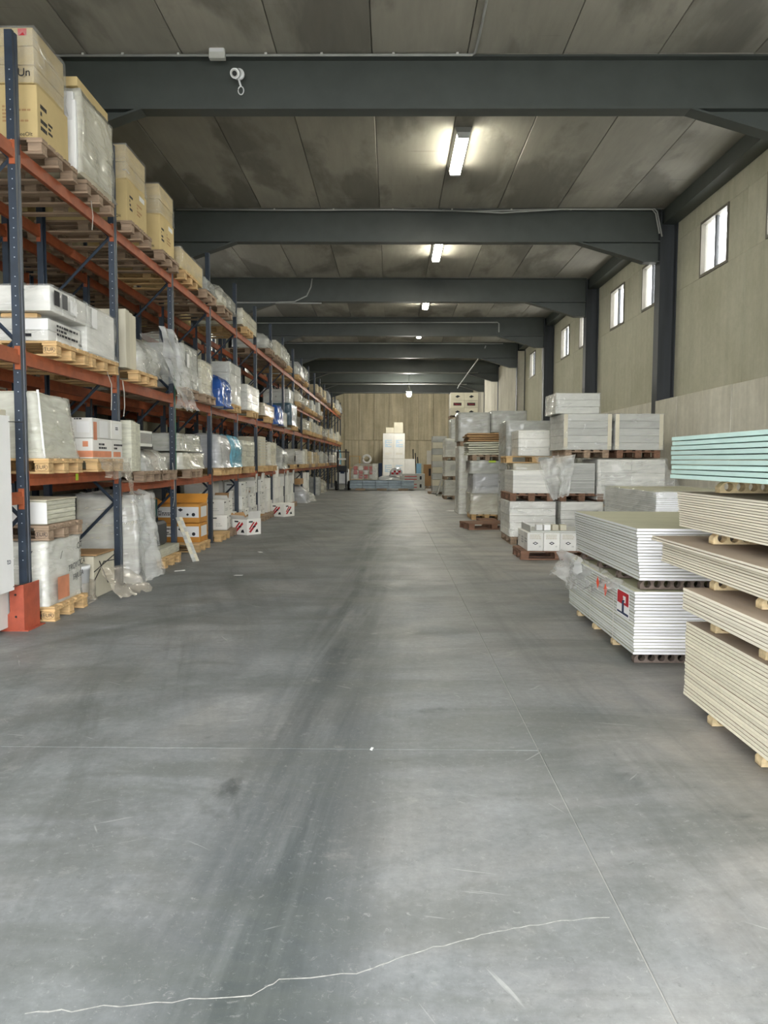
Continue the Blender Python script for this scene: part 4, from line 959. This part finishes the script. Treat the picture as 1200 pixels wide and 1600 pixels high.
strap('white strap hanging just beyond the second upright', [(-3.335, 9.56, 2.52), (-3.325, 9.58, 2.38), (-3.33, 9.60, 2.2), (-3.33, 9.56, 2.08)], .03)
strap('long white strap hanging from the low shelf at the third upright', [(-3.27, 11.45, 1.5), (-3.24, 11.42, 1.2), (-3.25, 11.45, .95), (-3.25, 11.38, .85)], .022)
strap('green strap running down the third upright', [(-3.335, 11.83, 3.0), (-3.325, 11.84, 2.3), (-3.33, 11.85, 1.6), (-3.335, 11.86, 1.35)], .035, 'strapg')
strap('white strap hanging from the low shelf in the sixth bay', [(-3.335, 19.9, 1.28), (-3.33, 19.95, .95)], .05)
for i, (x, y, s_) in enumerate(((-2.05, 10.2, .06), (-2.95, 10.6, .09), (-.1, 4.03, .02), (-2.2, 12.8, .07), (2.0, 23.6, .35))):
    b = MB().prism([(-s_, -s_*.3), (s_*.8, -s_*.35), (s_, s_*.3), (-s_*.6, s_*.4)], 'z', .001, .004)
    tag(ob('paper_scrap', b.mesh(), M['paper'], None, (x, y, 0), (0, 0, i*.7 if i < 4 else 0)), ('small white scrap on the floor left of the aisle', 'white scrap on the floor by the draped load', 'tiny white chip on the floor joint in the foreground', 'white scrap on the floor beside the leaning tile strip', 'white paper sheet on the floor before the right stacks')[i], 'scrap')

# ================================================================== PLASTERBOARD (right foreground)
def board_mesh(lx, ly, t):
    k = ('pb', lx, ly, round(t, 4))
    if k not in _cache:
        m = MB().box(-lx/2, lx/2, -ly/2, ly/2, 0, t).mesh('board', bev=.0019)
        m.materials.append(None); m.materials.append(None)
        for p_ in m.polygons:
            n_ = p_.normal; p_.material_index = 0 if abs(n_.z) > .9 else (1 if abs(n_.y) > .6 else 2)
        _cache[k] = m
    return _cache[k]
OR2 = ORD + ['twenty-first', 'twenty-second']; OR2[1] = 'topmost'
def boards(n, x0, lx, y0, y1, z0, pitch, mats, label, group, lean=0, jit=.004, sk=None, gap=.0030):
    r = random.Random(n*7+int(z0*100))
    me = board_mesh(lx, y1-y0, pitch-gap)
    for i in range(n):
        o = ob('plasterboard', me, [M[q] for q in mats], None, (x0+lx/2 + lean*(n-i) + r.uniform(-jit, jit), (y0+y1)/2 + r.uniform(-jit, jit), z0+i*pitch))
        if sk: o.location.x += sk[0] if i >= sk[1] else 0; o.location.y += sk[2] if i >= sk[1] else 0
        tag(o, (label % OR2[n-i]).replace('topmost', 'topmost').replace(' from the top', '') if i == n-1 else label % OR2[n-i], 'plasterboard', group)
def bearer(label, x0, x1, y, z, m='bearer', h=.075, w=.07, hole=.028):
    cu = bpy.data.curves.new('bearer', 'CURVE'); cu.dimensions = '2D'; cu.fill_mode = 'BOTH'; cu.extrude = w/2
    def poly(pts):
        s_ = cu.splines.new('POLY'); s_.points.add(len(pts)-1); s_.use_cyclic_u = True
        for q, pt in zip(s_.points, pts): q.co = (pt[0], pt[1], 0, 1)
    L_ = x1-x0; poly([(0, 0), (L_, 0), (L_, h), (.05, h), (.02, h*.8), (0, h*.5)])
    n = int((L_-.06)/(hole*2+.02))
    for i in range(n):
        cx_ = .055 + i*(hole*2+.02); poly([(cx_+hole*math.cos(a), h*.52+hole*math.sin(a)) for a in [-q*2*math.pi/16 for q in range(16)]])
    o = bpy.data.objects.new('tmp', cu); C.objects.link(o); bpy.context.view_layer.update()
    me = bpy.data.meshes.new_from_object(o); bpy.data.objects.remove(o); me.materials.clear(); me.materials.append(None)
    return tag(ob('perforated_bearer', me, M[m], None, (x0, y, z), (R(90), 0, 0)), label, 'bearer', 'bearers under the plasterboard stacks')
# white pile
PBW = ('pb_top', 'pb_end', 'pb_side')
boards(20, 1.84, 1.2, 5.76, 7.88, .085, .0242, PBW, '%s white plasterboard sheet from the top of the lower stack with printed label', 'lower white plasterboard stack', gap=.0042)
boards(17, 1.835, 1.2, 5.74, 7.70, .655, .0232, PBW, '%s white plasterboard sheet from the top of the upper stack with olive top', 'upper white plasterboard stack', lean=.0018, gap=.0040)
for i, y in enumerate((5.83, 6.4, 7.0, 7.6)):
    q = ('front', 'second', 'third', 'rearmost')[i]
    bearer('%s bearer on the floor under the lower white stack' % q, 1.87, 3.0, y+.035, .004, 'bearer' if i else 'bearer2'); bearer('%s dark bearer between the two white stacks' % q, 1.9, 3.02, y+.035, .574, 'bearer2')
lab_ = thing('pallet_label', 'red, white and blue printed sheet stuck on the lower white stack', 'label', (1.834, 6.03, .43))
flat(lab_, [rect(-.16, .16, -.10, .10)], (0, 0, 0), 'right', 'paper', 'sheet')
flat(lab_, [rect(-.145, .0, -.01, .09), rect(.075, .145, -.01, .09), rect(0, .075, .06, .09), rect(0, .075, -.01, .008)], (-.0014, 0, 0), 'right', 'red', 'red_field')
flat(lab_, [rect(-.145, -.02, -.088, -.074), rect(.02, .145, -.088, -.07), rect(-.02, .03, -.088, .02)], (-.0015, 0, 0), 'right', 'inkblue', 'blue_field'); flat(lab_, text_bars(.06, .03, 2, 4), (-.002, -.035, .03), 'right', 'ink', 'printed_lines')
for i, (y, z_) in enumerate(((6.62, .50), (6.38, .475))):
    tag(ob('warning_sticker', MB().prism([(-.045, 0), (0, -.055), (.045, 0), (0, .055)], 'x', 0, .0012).mesh(), M['sticker'], None, (1.79-.0*i, y, z_)), ('orange diamond sticker farther along the lower white stack', 'orange diamond sticker beside the printed sheet')[i], 'sticker')
strap('white strap down the side of the lower white stack', [(1.828, 6.27, .45), (1.828, 6.27, .1)], .016)
strap('second white strap down the far side of the lower white stack', [(1.828, 7.0, .40), (1.828, 7.0, .1)], .014)
tag(ob('loose_film', sheet((1.86, 7.92, .60), (1.86, 6.05, .60), (1.80, 6.3, .46), (1.80, 7.95, .24), 22, 12, .035, 15, 7, .10, .5), M['filmd']), 'torn clear film hanging over the edge of the lower white stack', 'plastic film')
tag(ob('loose_film', sheet((1.80, 8.0, .62), (1.84, 7.3, .62), (1.74, 7.2, .34), (1.70, 8.05, .36), 12, 12, .05, 16, 5, .10, .8), M['filmd']), 'bunched clear film at the far corner of the lower white stack', 'plastic film')
tag(ob('loose_film', sheet((1.84, 6.2, .60), (1.84, 5.72, .60), (1.9, 5.70, .572), (1.80, 6.3, .50), 8, 5, .02, 17, 5, .05, .4), M['film']), 'scrap of clear film at the near corner between the white stacks', 'plastic film')
# cream pile next to the camera
boards(22, 1.85, 1.2, 2.30, 4.78, .085, .0212, ('pb_brown', 'pb_cream', 'pb_dusty'), '%s dusty plasterboard sheet from the top of the bottom right edge stack', 'bottom cream plasterboard stack', jit=.003)
boards(7, 1.81, 1.2, 2.25, 4.74, .635, .0195, ('pb_brown', 'pb_cream', 'pb_cream'), '%s cream plasterboard sheet from the top of the thin second right edge stack', 'second cream plasterboard stack')
boards(11, 1.90, 1.2, 2.9, 5.38, .850, .0162, ('pb_brown', 'pb_cream', 'pb_cream'), '%s cream plasterboard sheet from the top of the stack with jutting sheets', 'middle cream plasterboard stack', sk=(-.06, 9, .04))
boards(15, 1.96, 1.2, 2.85, 5.30, 1.105, .0160, ('pb_brown', 'pb_cream', 'pb_cream'), '%s cream plasterboard sheet from the top of the stack under mint boards', 'upper cream plasterboard stack', lean=.002)
boards(9, 1.90, 1.2, 2.76, 5.25, 1.435, .0315, ('pb_green', 'pb_green', 'pb_green'), '%s mint green plasterboard sheet from the top at the right edge', 'mint plasterboard stack', jit=.006, gap=.006)
for zb, nm, x0 in ((.004, 'on the floor under the bottom cream stack', 1.88), (.555, 'on the bottom cream stack', 1.88), (.773, 'under the middle cream stack', 1.95), (1.03, 'under the upper cream stack', 2.02), (1.352, 'under the mint boards', 2.05)):
    for i, y in enumerate((4.45, 3.85, 3.1) if zb < .9 else (4.85, 4.0, 3.1)): bearer('%s bearer %s' % (('rear', 'middle', 'front')[i], nm), x0, x0+1.05, y+.2 if zb > .7 and zb < .9 else y, zb, 'bearer')

# ================================================================== RIGHT SIDE STOCK
def stock(label, x0, x1, y0, y1, z0, z1, goods, fm, tiers, seed, near=True, amp=.012, papers=0, crown=0, res=.09):
    return wrapped(label, x0, x1, y0, y1, z0, z1, goods, fm, tiers, seed=seed, near=near, amp=amp, papers=papers, face='right', crown=crown, res=res)
YA = 14.15
pallet('dark pallet under the lower wrapped block of the front right stack', 2.6, YA+.6, 0, 'wood2', True, R(90))
stock('lower wrapped white block of the front right stack', 2.18, 3.03, YA, YA+1.2, .146, .80, 'white', 'film', (1, 1, 5), 101, amp=.010)
pallet('reddish pallet carrying the sheet stack of the front right stack', 2.58, YA+.6, .805, 'wood3', True, R(90))
r_ = random.Random(5)
for i in range(14): carton('%s pale sheet pack layer from the top in the front right stack' % ORD[14-i], 2.24, 2.92, YA+.04, YA+1.1, .951+i*.030, .951+i*.030+.028, 'white', 'sheet pack', 'sheet_pack', tape=False, group='pale sheets on the reddish pallet', bev=.003)
pallet('pallet under the white carton block behind the pale sheets', 2.95, YA+2.1, 1.50, 'wood', True, 0)
stock('lower film wrapped goods behind the pale sheets', 2.5, 3.5, YA+1.65, YA+2.6, .15, 1.49, 'cream', 'filmm', (1, 2, 3), 103, amp=.02)
pallet('pallet on the floor behind the front right stack', 3.0, YA+2.1, 0, 'wood2', False, 0)
stock('white carton block in film with three tiers behind the pale sheets', 2.58, 3.22, YA+1.6, YA+2.5, 1.65, 2.17, 'white', 'film', (1, 1, 3), 104)
# second column
pallet('pallet under the lower block of the second right column', 3.52, YA+.6, 0, 'wood2', False, R(90))
stock('lower wrapped white block of the second right column', 3.12, 3.9, YA, YA+1.2, .146, .80, 'white', 'film', (1, 1, 4), 105)
pallet('reddish pallet between the blocks of the second right column', 3.50, YA+.6, .805, 'wood3', True, R(90))
for i in range(18): carton('%s silvery sheet layer from the top in the second right column' % ORD[18-i], 3.12, 3.74, YA+.02, YA+1.1, .951+i*.031, .951+i*.031+.029, 'grey', 'sheet pack', 'sheet_pack', tape=False, group='silvery sheets in the second right column', bev=.003)
tag(ob('hanging_film', sheet((2.72, YA-.06, 1.56), (3.34, YA-.05, 1.66), (3.22, YA-.16, .92), (2.94, YA-.14, .84), 16, 16, .09, 21, 4, .1, .8), M['filmd']), 'big clear plastic sheet hanging between the two right columns', 'plastic film')
tag(ob('loose_film', sheet((2.62, YA-.04, 1.62), (3.25, YA-.04, 1.66), (3.2, YA-.1, .95), (2.9, YA-.1, .85), 12, 12, .08, 18, 5, .1, .5), M['film']), 'loose clear film spilling over the silvery sheets', 'plastic film')
strap('white strap dangling between the two right columns', [(3.08, YA-.02, .88), (3.07, YA-.03, .5), (3.10, YA-.02, .2)], .02)
# third column
pallet('pallet of the third right column under the big film load', 4.4, YA+.6, .69, 'wood', True, 0)
stock('lower block of the third right column', 3.95, 5.0, YA+.05, YA+1.15, .0, .68, 'white', 'film', (1, 2, 3), 107, near=False)
stock('wide load under a loose clear sheet in the third right column', 3.78, 5.02, YA, YA+1.2, .84, 1.58, 'white', 'film', (2, 1, 3), 108, amp=.03, res=.07)
tag(ob('loose_film', sheet((3.80, YA-.05, 1.55), (4.98, YA-.03, 1.55), (5.3, YA-.35, .9), (3.85, YA-.06, 1.0), 14, 10, .05, 19, 5, .06, .4), M['film']), 'clear sheet sloping off the third right column', 'plastic film')
# top row
for i, x0 in enumerate((3.14, 4.08)):
    pallet('%s pallet of the top row on the right stacks' % ('left', 'right')[i], x0+.44, YA+.6, 1.605, 'wood3' if i else 'wood2', True, R(90))
    t = stock('%s pale carton cube in film in the top row of the right stacks' % ('left', 'right')[i], x0, x0+.88, YA, YA+1.2, 1.752, 2.41, 'grey', 'film', (1, 1, 5), 110+i)
    for s_ in (-.40, .40): ob('corner_board', boxmesh(.07, .005, .64, 0), M['cream'], t, (s_, -.612, .01))
stock('topmost small pale block on the right stacks', 3.06, 3.88, YA+.32, YA+1.25, 2.43, 2.81, 'grey', 'film', (1, 1, 3), 113)
# floor pack with diamonds
pallet('reddish low pallet under the white diamond-marked cartons', 2.62, 12.35, 0, 'wood3', True, R(0))
for i in range(4):
    for j in range(3):
        o = carton('%s white diamond-marked carton, %s row on the low pallet' % (ORD[i+1], ('front', 'middle', 'rear')[j]), 2.12+.255*i, 2.12+.255*i+.25, 11.93+.3*j, 11.93+.3*j+.295, .146, .43, 'white', tape=False)
        if j == 0:
            flat(o, [diamond(.09, .05)], (0, -.148, .12), 'front', 'ink', 'diamond_mark'); flat(o, [diamond(.05, .022)], (0, -.1495, .12), 'front', 'paper', 'diamond_mark')
            flat(o, text_bars(.18, .08, 3, 60+i), (0, -.148, .22), 'front', 'cream', 'printed_lines'); flat(o, text_bars(.05, .03, 2, 70+i), (.08, -.148, .07), 'front', 'grey', 'printed_lines')
        if i == 0: flat(o, text_bars(.2, .12, 3, 80+j), (-.126, 0, .14), 'right', 'grey', 'printed_lines')
tag(ob('tray_lid', MB().box(-.55, .5, -.42, .4, 0, .02).box(-.55, -.54, -.42, .4, .02, .10).mesh(), M['grey'], None, (2.72, 12.4, .433)), 'flattened grey carton tray on the diamond-marked cartons', 'tray')
for i in range(4): carton('%s small white packet in the row on the grey tray' % ORD[i+1], 2.28+.125*i, 2.28+.125*i+.10, 12.06, 12.2, .455, .545, 'paper' if i < 2 else 'cream', 'packet', 'small_packet', tape=False)
# wrapped plasterboard between
boards(16, 3.3, 1.2, 9.6, 11.9, .75, .026, PBW, '%s grey plasterboard sheet from the top of the wrapped stack behind', 'rear wrapped plasterboard stack')
ob_ = tag(ob('loose_film', shell(1.23, 2.33, .43, .012, 120, .08), M['film'], None, (3.9, 10.75, .748)), 'clear film round the rear plasterboard stack', 'plastic film')
stock('lower support block under the rear plasterboard stack', 3.35, 4.45, 9.7, 11.8, 0, .745, 'cream', 'film', (1, 2, 2), 121, near=False)
# stack B further back
YB = 20.1
pallet('pallet on the floor under the cream film block, right side', 2.5, YB+.6, 0, 'wood', False, R(90))
stock('cream block in shiny film on the floor, middle right stack', 2.08, 2.88, YB, YB+1.3, .146, .69, 'cream', 'filmm', (1, 1, 1), 130, amp=.03)
stock('silver wrapped block in the middle right stack', 2.14, 2.95, YB, YB+1.3, .70, 1.20, 'grey', 'fsilver', (1, 1, 2), 131, amp=.04)
stock('grey film bundle under the cardboard flats', 2.06, 3.05, YB, YB+1.3, 1.21, 1.54, 'grey', 'filmg', (1, 1, 1), 132, amp=.03)
pallet('pallet under the folded cardboard flats', 2.5, YB+.6, 1.55, 'wood2', False, R(90))
r_ = random.Random(9)
for i in range(10): tag(ob('cardboard_flat', boxmesh(1.0, 1.2, .045, .01), M['brown' if i > 5 else 'tile'], None, (2.48+r_.uniform(-.03, .03), YB+.62, 1.697+.058*i), (0, R(r_.uniform(-1, .6)), R(r_.uniform(-2, 2)))), '%s folded cardboard flat from the top of the middle right stack' % ORD[10-i], 'cardboard', 'folded cardboard flats')
tag(ob('yellow_strip', boxmesh(.18, .02, .05, 0), M['lime'], None, (2.62, YB-.03, 1.50)), 'small yellow strip on the grey film bundle', 'strip')
# behind B
YB2 = 22.2
for i, (x0, x1, z0, z1) in enumerate(((1.92, 2.82, 2.1, 2.92), (2.86, 3.86, 2.36, 2.97))):
    stock('%s big grey wrapped cube behind the cardboard flats' % ('left', 'right')[i], x0, x1, YB2, YB2+1.2, z0, z1, 'grey', 'filmg', (1, 1, 2), 140+i, amp=.015)
    pallet('%s pallet under the big grey cubes' % ('left', 'right')[i], (x0+x1)/2, YB2+.6, z0-.146, 'wood2', False, R(90))
    stock('%s supporting wrapped column beneath the big grey cubes' % ('left', 'right')[i], x0+.02, x1-.02, YB2, YB2+1.2, 0, z0-.148, 'white', 'filmm', (1, 1, 3), 142+i, near=False)
stock('dark topped grey wrapped block between the middle and front right stacks', 2.55, 3.5, YA+3.0, YA+4.2, 1.34, 2.43, 'grey', 'filmg', (1, 1, 3), 145)
stock('supporting block below the dark topped grey one', 2.55, 3.5, YA+3.0, YA+4.2, 0, 1.33, 'white', 'filmg', (1, 1, 3), 146, near=False)
for i in range(3): stock('%s block of the wall side row behind the top row' % ORD[i+1], 4.1, 5.1, YA+1.6+1.6*i, YA+2.9+1.6*i, 0, 1.6+.25*i, 'grey', 'filmg', (1, 1, 3), 150+i, near=False)
# reddish pallets and bits at the foot
pallet('loose reddish pallet on the floor before the front right stack', 2.25, 17.6, 0, 'wood3', False, R(10))
carton('low brown pallet piece by the cream film block', 2.15, 2.6, 18.8, 19.4, 0, .10, 'wood3', 'timber', 'timber_block', tape=False)
# stack C, D
YC = 30.7
for i, (z0, z1) in enumerate(((.146, .77), (.92, 1.54), (1.69, 2.40))):
    pallet('%s pallet of the narrow far right stack' % ('lowest', 'middle', 'top')[i], 2.5, YC+.6, z0-.146, 'wood2', False, R(90))
    t = stock('%s white wrapped block of the narrow far right stack' % ('lowest', 'middle', 'top')[i], 2.12, 2.86, YC, YC+1.2, z0, z1, 'white', 'filmm', (1, 1, 2), 160+i, near=False, amp=.03)
    if i == 1: flat(t, [rect(-.12, .12, -.1, .1)], (0, -.64, .35), 'front', 'grey', 'paper_label')
for i in range(9): carton('%s panel crate of the tall far stack counted from the floor' % ORD[i+1], 1.88, 2.52, 35.3, 36.6, .1+i*.285, .1+i*.285+.275, 'cream' if i % 2 else 'grey', 'crate', 'panel_crate', tape=False)
pallet('pallet under the tall far panel stack', 2.3, 35.9, -.044+.0, 'wood2', False, 0).location.z = -.046
carton('slanting grey board leaning on the tall far stack', 1.95, 2.0, 33.5, 33.9, 0, .8, 'grey', 'board', 'leaning_board', tape=False).rotation_euler = (R(-20), R(18), 0)
stock('tall far right column of grey wrapped goods', 2.5, 3.6, YC+2, YC+3.2, 0, 3.30, 'grey', 'filmg', (1, 1, 4), 170, near=False)
stock('second tall far right column beside the wall', 3.8, 5.1, YC-2, YC+3, 0, 2.7, 'grey', 'filmg', (1, 2, 3), 171, near=False)
stock('wrapped goods along the right wall behind the middle stack', 3.1, 5.0, 24.5, 28.0, 0, 2.2, 'grey', 'filmg', (1, 2, 3), 172, near=False)
pallet('pallet under the cream cartons with red lettering', 3.05, YC+2.6, 3.30, 'wood2', False, 0)
for k in range(3):
    for i in range(2):
        o = carton('%s %s cream carton with red lettering on the tallest far stack' % (('lower', 'middle', 'upper')[k], ('left', 'right')[i]), 2.48+.58*i, 2.48+.58*i+.575, YC+2, YC+2.9, 3.45+.32*k, 3.45+.32*k+.315, 'cream', tape=False)
        if k == 1: flat(o, [rect(-.17, .17, -.06, .06)], (0, -.451, .15), 'front', 'ink', 'dark_field'); letters(o, 'Tecno', .11, (0, -.454, .15), 'front', 'red')
        else: flat(o, [[(-.1, -.02), (0, -.07), (.12, 0), (.0, .05)]], (0, -.451, .16), 'front', 'ink', 'dark_mark')

# ================================================================== FAR END
YE = 39.6
t = thing('profile_bundle', 'long bundle of grey metal profiles on low bearers at the hall end', 'profile bundle', (-.5, YE, 0))
for i in range(3): ob('bearer', boxmesh(.5, .12, .10, 0), M['wood2'], t, (-1.1+1.1*i, -.3, 0))
for k in range(3):
    for i in range(5): ob('profile', boxmesh(.655, .9, .135, .01), M['greywrap'], t, (-1.32+.66*i, .2+.02*k, .10+.14*k))
b = lump('red and white goods in clear film on the profile bundle', -2.05, -.85, YE, YE+.8, .54, 1.32, 'film', 'bag', 'film_bag', 201, None, .3, .05)
for i in range(12): ob('red_pack', boxmesh(.2, .3, .2, .02), M['red' if i % 3 else 'paper'], b, (-.42+.27*(i % 4), -.15, .05+.22*(i//4)))
stock('white wrapped box beside the red goods', -1.0, -.72, YE+.05, YE+.8, .54, 1.36, 'white', 'film', (1, 1, 1), 202, near=False)
lump('white folded bag lying on the profile bundle', -.65, .35, YE-.05, YE+.6, .54, .72, 'fsilver', 'bag', 'white_bag', 203, 'white', .3, .03)
lump('red and white checked bundle on the white bag', -.05, .5, YE, YE+.5, .74, 1.12, 'fsilver', 'bundle', 'checked_bundle', 204, 'red', .3, .05)
for i in range(4): ob('red_patch', boxmesh(.12, .01, .1, 0), M['red'], bpy.data.objects['checked_bundle'], (-.18+.12*i, -.30, .08+.1*(i % 2)))
for k in range(2):
    o = carton('%s long grey carton with red lettering at the hall end' % ('lower', 'upper')[k], .42+.3*k*0, 1.75, YE+1.0, YE+1.6, .0+.42*k, .0+.42*k+.415, 'darkgrey' if False else 'grey', tape=False, name='long_carton')
    flat(o, [rect(-.35, .3, .06, .10), rect(-.35, .3, -.1, -.06)], (-.05, -.301, .2), 'front', 'red', 'red_print'); flat(o, [rect(-.05, .05, -.09, .09)], (.45, -.301, .2), 'front', 'ink', 'dark_mark')
YW = 47.3
pos = [(-.54, .125, .15, 1.63), (.13, .80, .15, 1.63), (.805, 1.44, .15, 1.63), (-.54, .125, 1.64, 3.19), (.13, .80, 1.64, 3.19)]
nmw = ['lower left', 'lower middle', 'lower right', 'upper left', 'upper right']
pallet('left pallet under the large white cartons at the hall end', -.1, YW+.4, 0, 'wood2', False, R(90)); pallet('right pallet under the large white cartons at the hall end', .9, YW+.4, 0, 'wood2', False, R(90))
for (x0, x1, z0, z1), nm in zip(pos, nmw):
    o = carton('%s large white carton with blue print before the back wall' % nm, x0, x1, YW, YW+.8, z0, z1, 'white', tape=False, name='large_carton')
    if nm != 'lower right': flat(o, text_bars(.42, .45, 7, len(nm)), (0, -.401, (z1-z0)*.6), 'front', 'bluebox', 'blue_print')
    flat(o, text_bars(.4, .12, 2, len(nm)+2), (0, -.401, (z1-z0)*.2), 'front', 'cream', 'printed_lines')
carton('low cream box on top of the upper left white carton', -.36, .125, YW, YW+.6, 3.20, 3.54, 'cream', tape=False, name='cream_box'); carton('taller cream box on top of the white cartons', .135, .68, YW, YW+.6, 3.20, 3.86, 'cream', tape=False, name='cream_box')
carton('light blue board standing behind the long grey cartons', 1.38, 1.66, YE+3.4, YE+3.5, .0, 1.37, 'bluebox', 'board', 'blue_board', tape=False)
carton('dark blue slab standing beside the large white cartons', -.74, -.54, YE+3.6, YE+4.2, 0, 1.38, 'fdblue' if False else 'inkblue', 'slab', 'blue_slab', tape=False)
o = carton('brown carton with black print near the tall far stack', 1.78, 2.28, YE+3, YE+3.6, .14, 1.32, 'brown', tape=False); flat(o, [rect(-.06, .06, -.2, .2)], (.08, -.301, .75), 'front', 'ink', 'dark_mark')
carton('white strip of board behind the brown carton', 2.0, 2.25, YE+4.2, YE+4.3, 0, 2.1, 'white', 'board', 'white_board', tape=False)
pallet('pallet stack under the brown carton', 2.0, YE+3.3, -.004, 'wood2', False, 0)
for i in range(3):
    tag(ob('dark_pipe', MB().tube([(1.42+.16*i, YW+1.0, 0), (1.35+.14*i, YW+1.6, 2.25-.25*i)], .035).mesh(), M['black']), '%s dark pipe leaning at the back wall' % ('tallest', 'middle', 'shortest')[i], 'pipe')
# wooden stand with reel, left of the goods
t = thing('wooden_stand', 'pale wooden stand holding odds and ends at the hall end', 'stand', (-2.15, YE+5, 0))
for sx in (-.3, .3):
    for sy in (-.2, .2): ob('leg', boxmesh(.06, .06, 1.75, 0), M['wood'], t, (sx, sy, 0))
for zz in (.4, 1.1, 1.75): ob('shelf', boxmesh(.7, .5, .04, 0), M['wood'], t, (0, 0, zz))
b = MB()
ring = [(math.cos(a)*.20, 0, math.sin(a)*.20) for a in [i*2*math.pi/24 for i in range(25)]]
tag(ob('cable_reel', MB().tube(ring, .06, 10).mesh(smooth=True), M['paper'], None, (-1.30, YE+.45, 1.60)), 'white ring shaped reel standing above the red goods', 'reel')
# forklift
t = thing('forklift', 'white forklift with black mast parked at the far end of the rack', 'forklift', (-2.55, YE+.6, 0))
ob('body', MB().prism([(-.5, .3), (.75, .3), (.8, .7), (.7, 1.05), (.3, 1.1), (.1, .75), (-.4, .75), (-.5, .95)], 'x', -.3, .3).mesh(bev=.04), M['whitep'], t)
for sx in (-.32, .32):
    for yy, rr in ((-.35, .24), (.55, .19)): ob('wheel', MB().lathe([(rr*.5, -.07), (rr, -.06), (rr, .06), (rr*.5, .07)], 18, 'x').mesh(), M['rubber'], t, (sx, yy, rr))
for sx in (-.2, .2): ob('mast_rail', boxmesh(.07, .09, 2.05, 0), M['black'], t, (sx, -.62, .05)); ob('fork', boxmesh(.09, .9, .04, 0), M['black'], t, (sx, -1.1, .08))
ob('mast_plate', boxmesh(.5, .03, .25, 0), M['black'], t, (0, -.66, 1.0)); ob('mast_label', boxmesh(.4, .006, .09, 0), M['paper'], t, (0, -.68, 1.55))
ob('seat', boxmesh(.4, .4, .3, .05), M['black'], t, (0, .1, .75))
for sx in (-.27, .27):
    for yy in (-.45, .6): ob('guard_post', boxmesh(.04, .04, 1.05, 0), M['black'], t, (sx, yy, .9))
ob('guard_roof', boxmesh(.62, 1.15, .04, .01), M['black'], t, (0, .08, 1.95))
ob('badge', boxmesh(.2, .005, .12, 0), M['inkblue'], t, (0, -.515, .85))
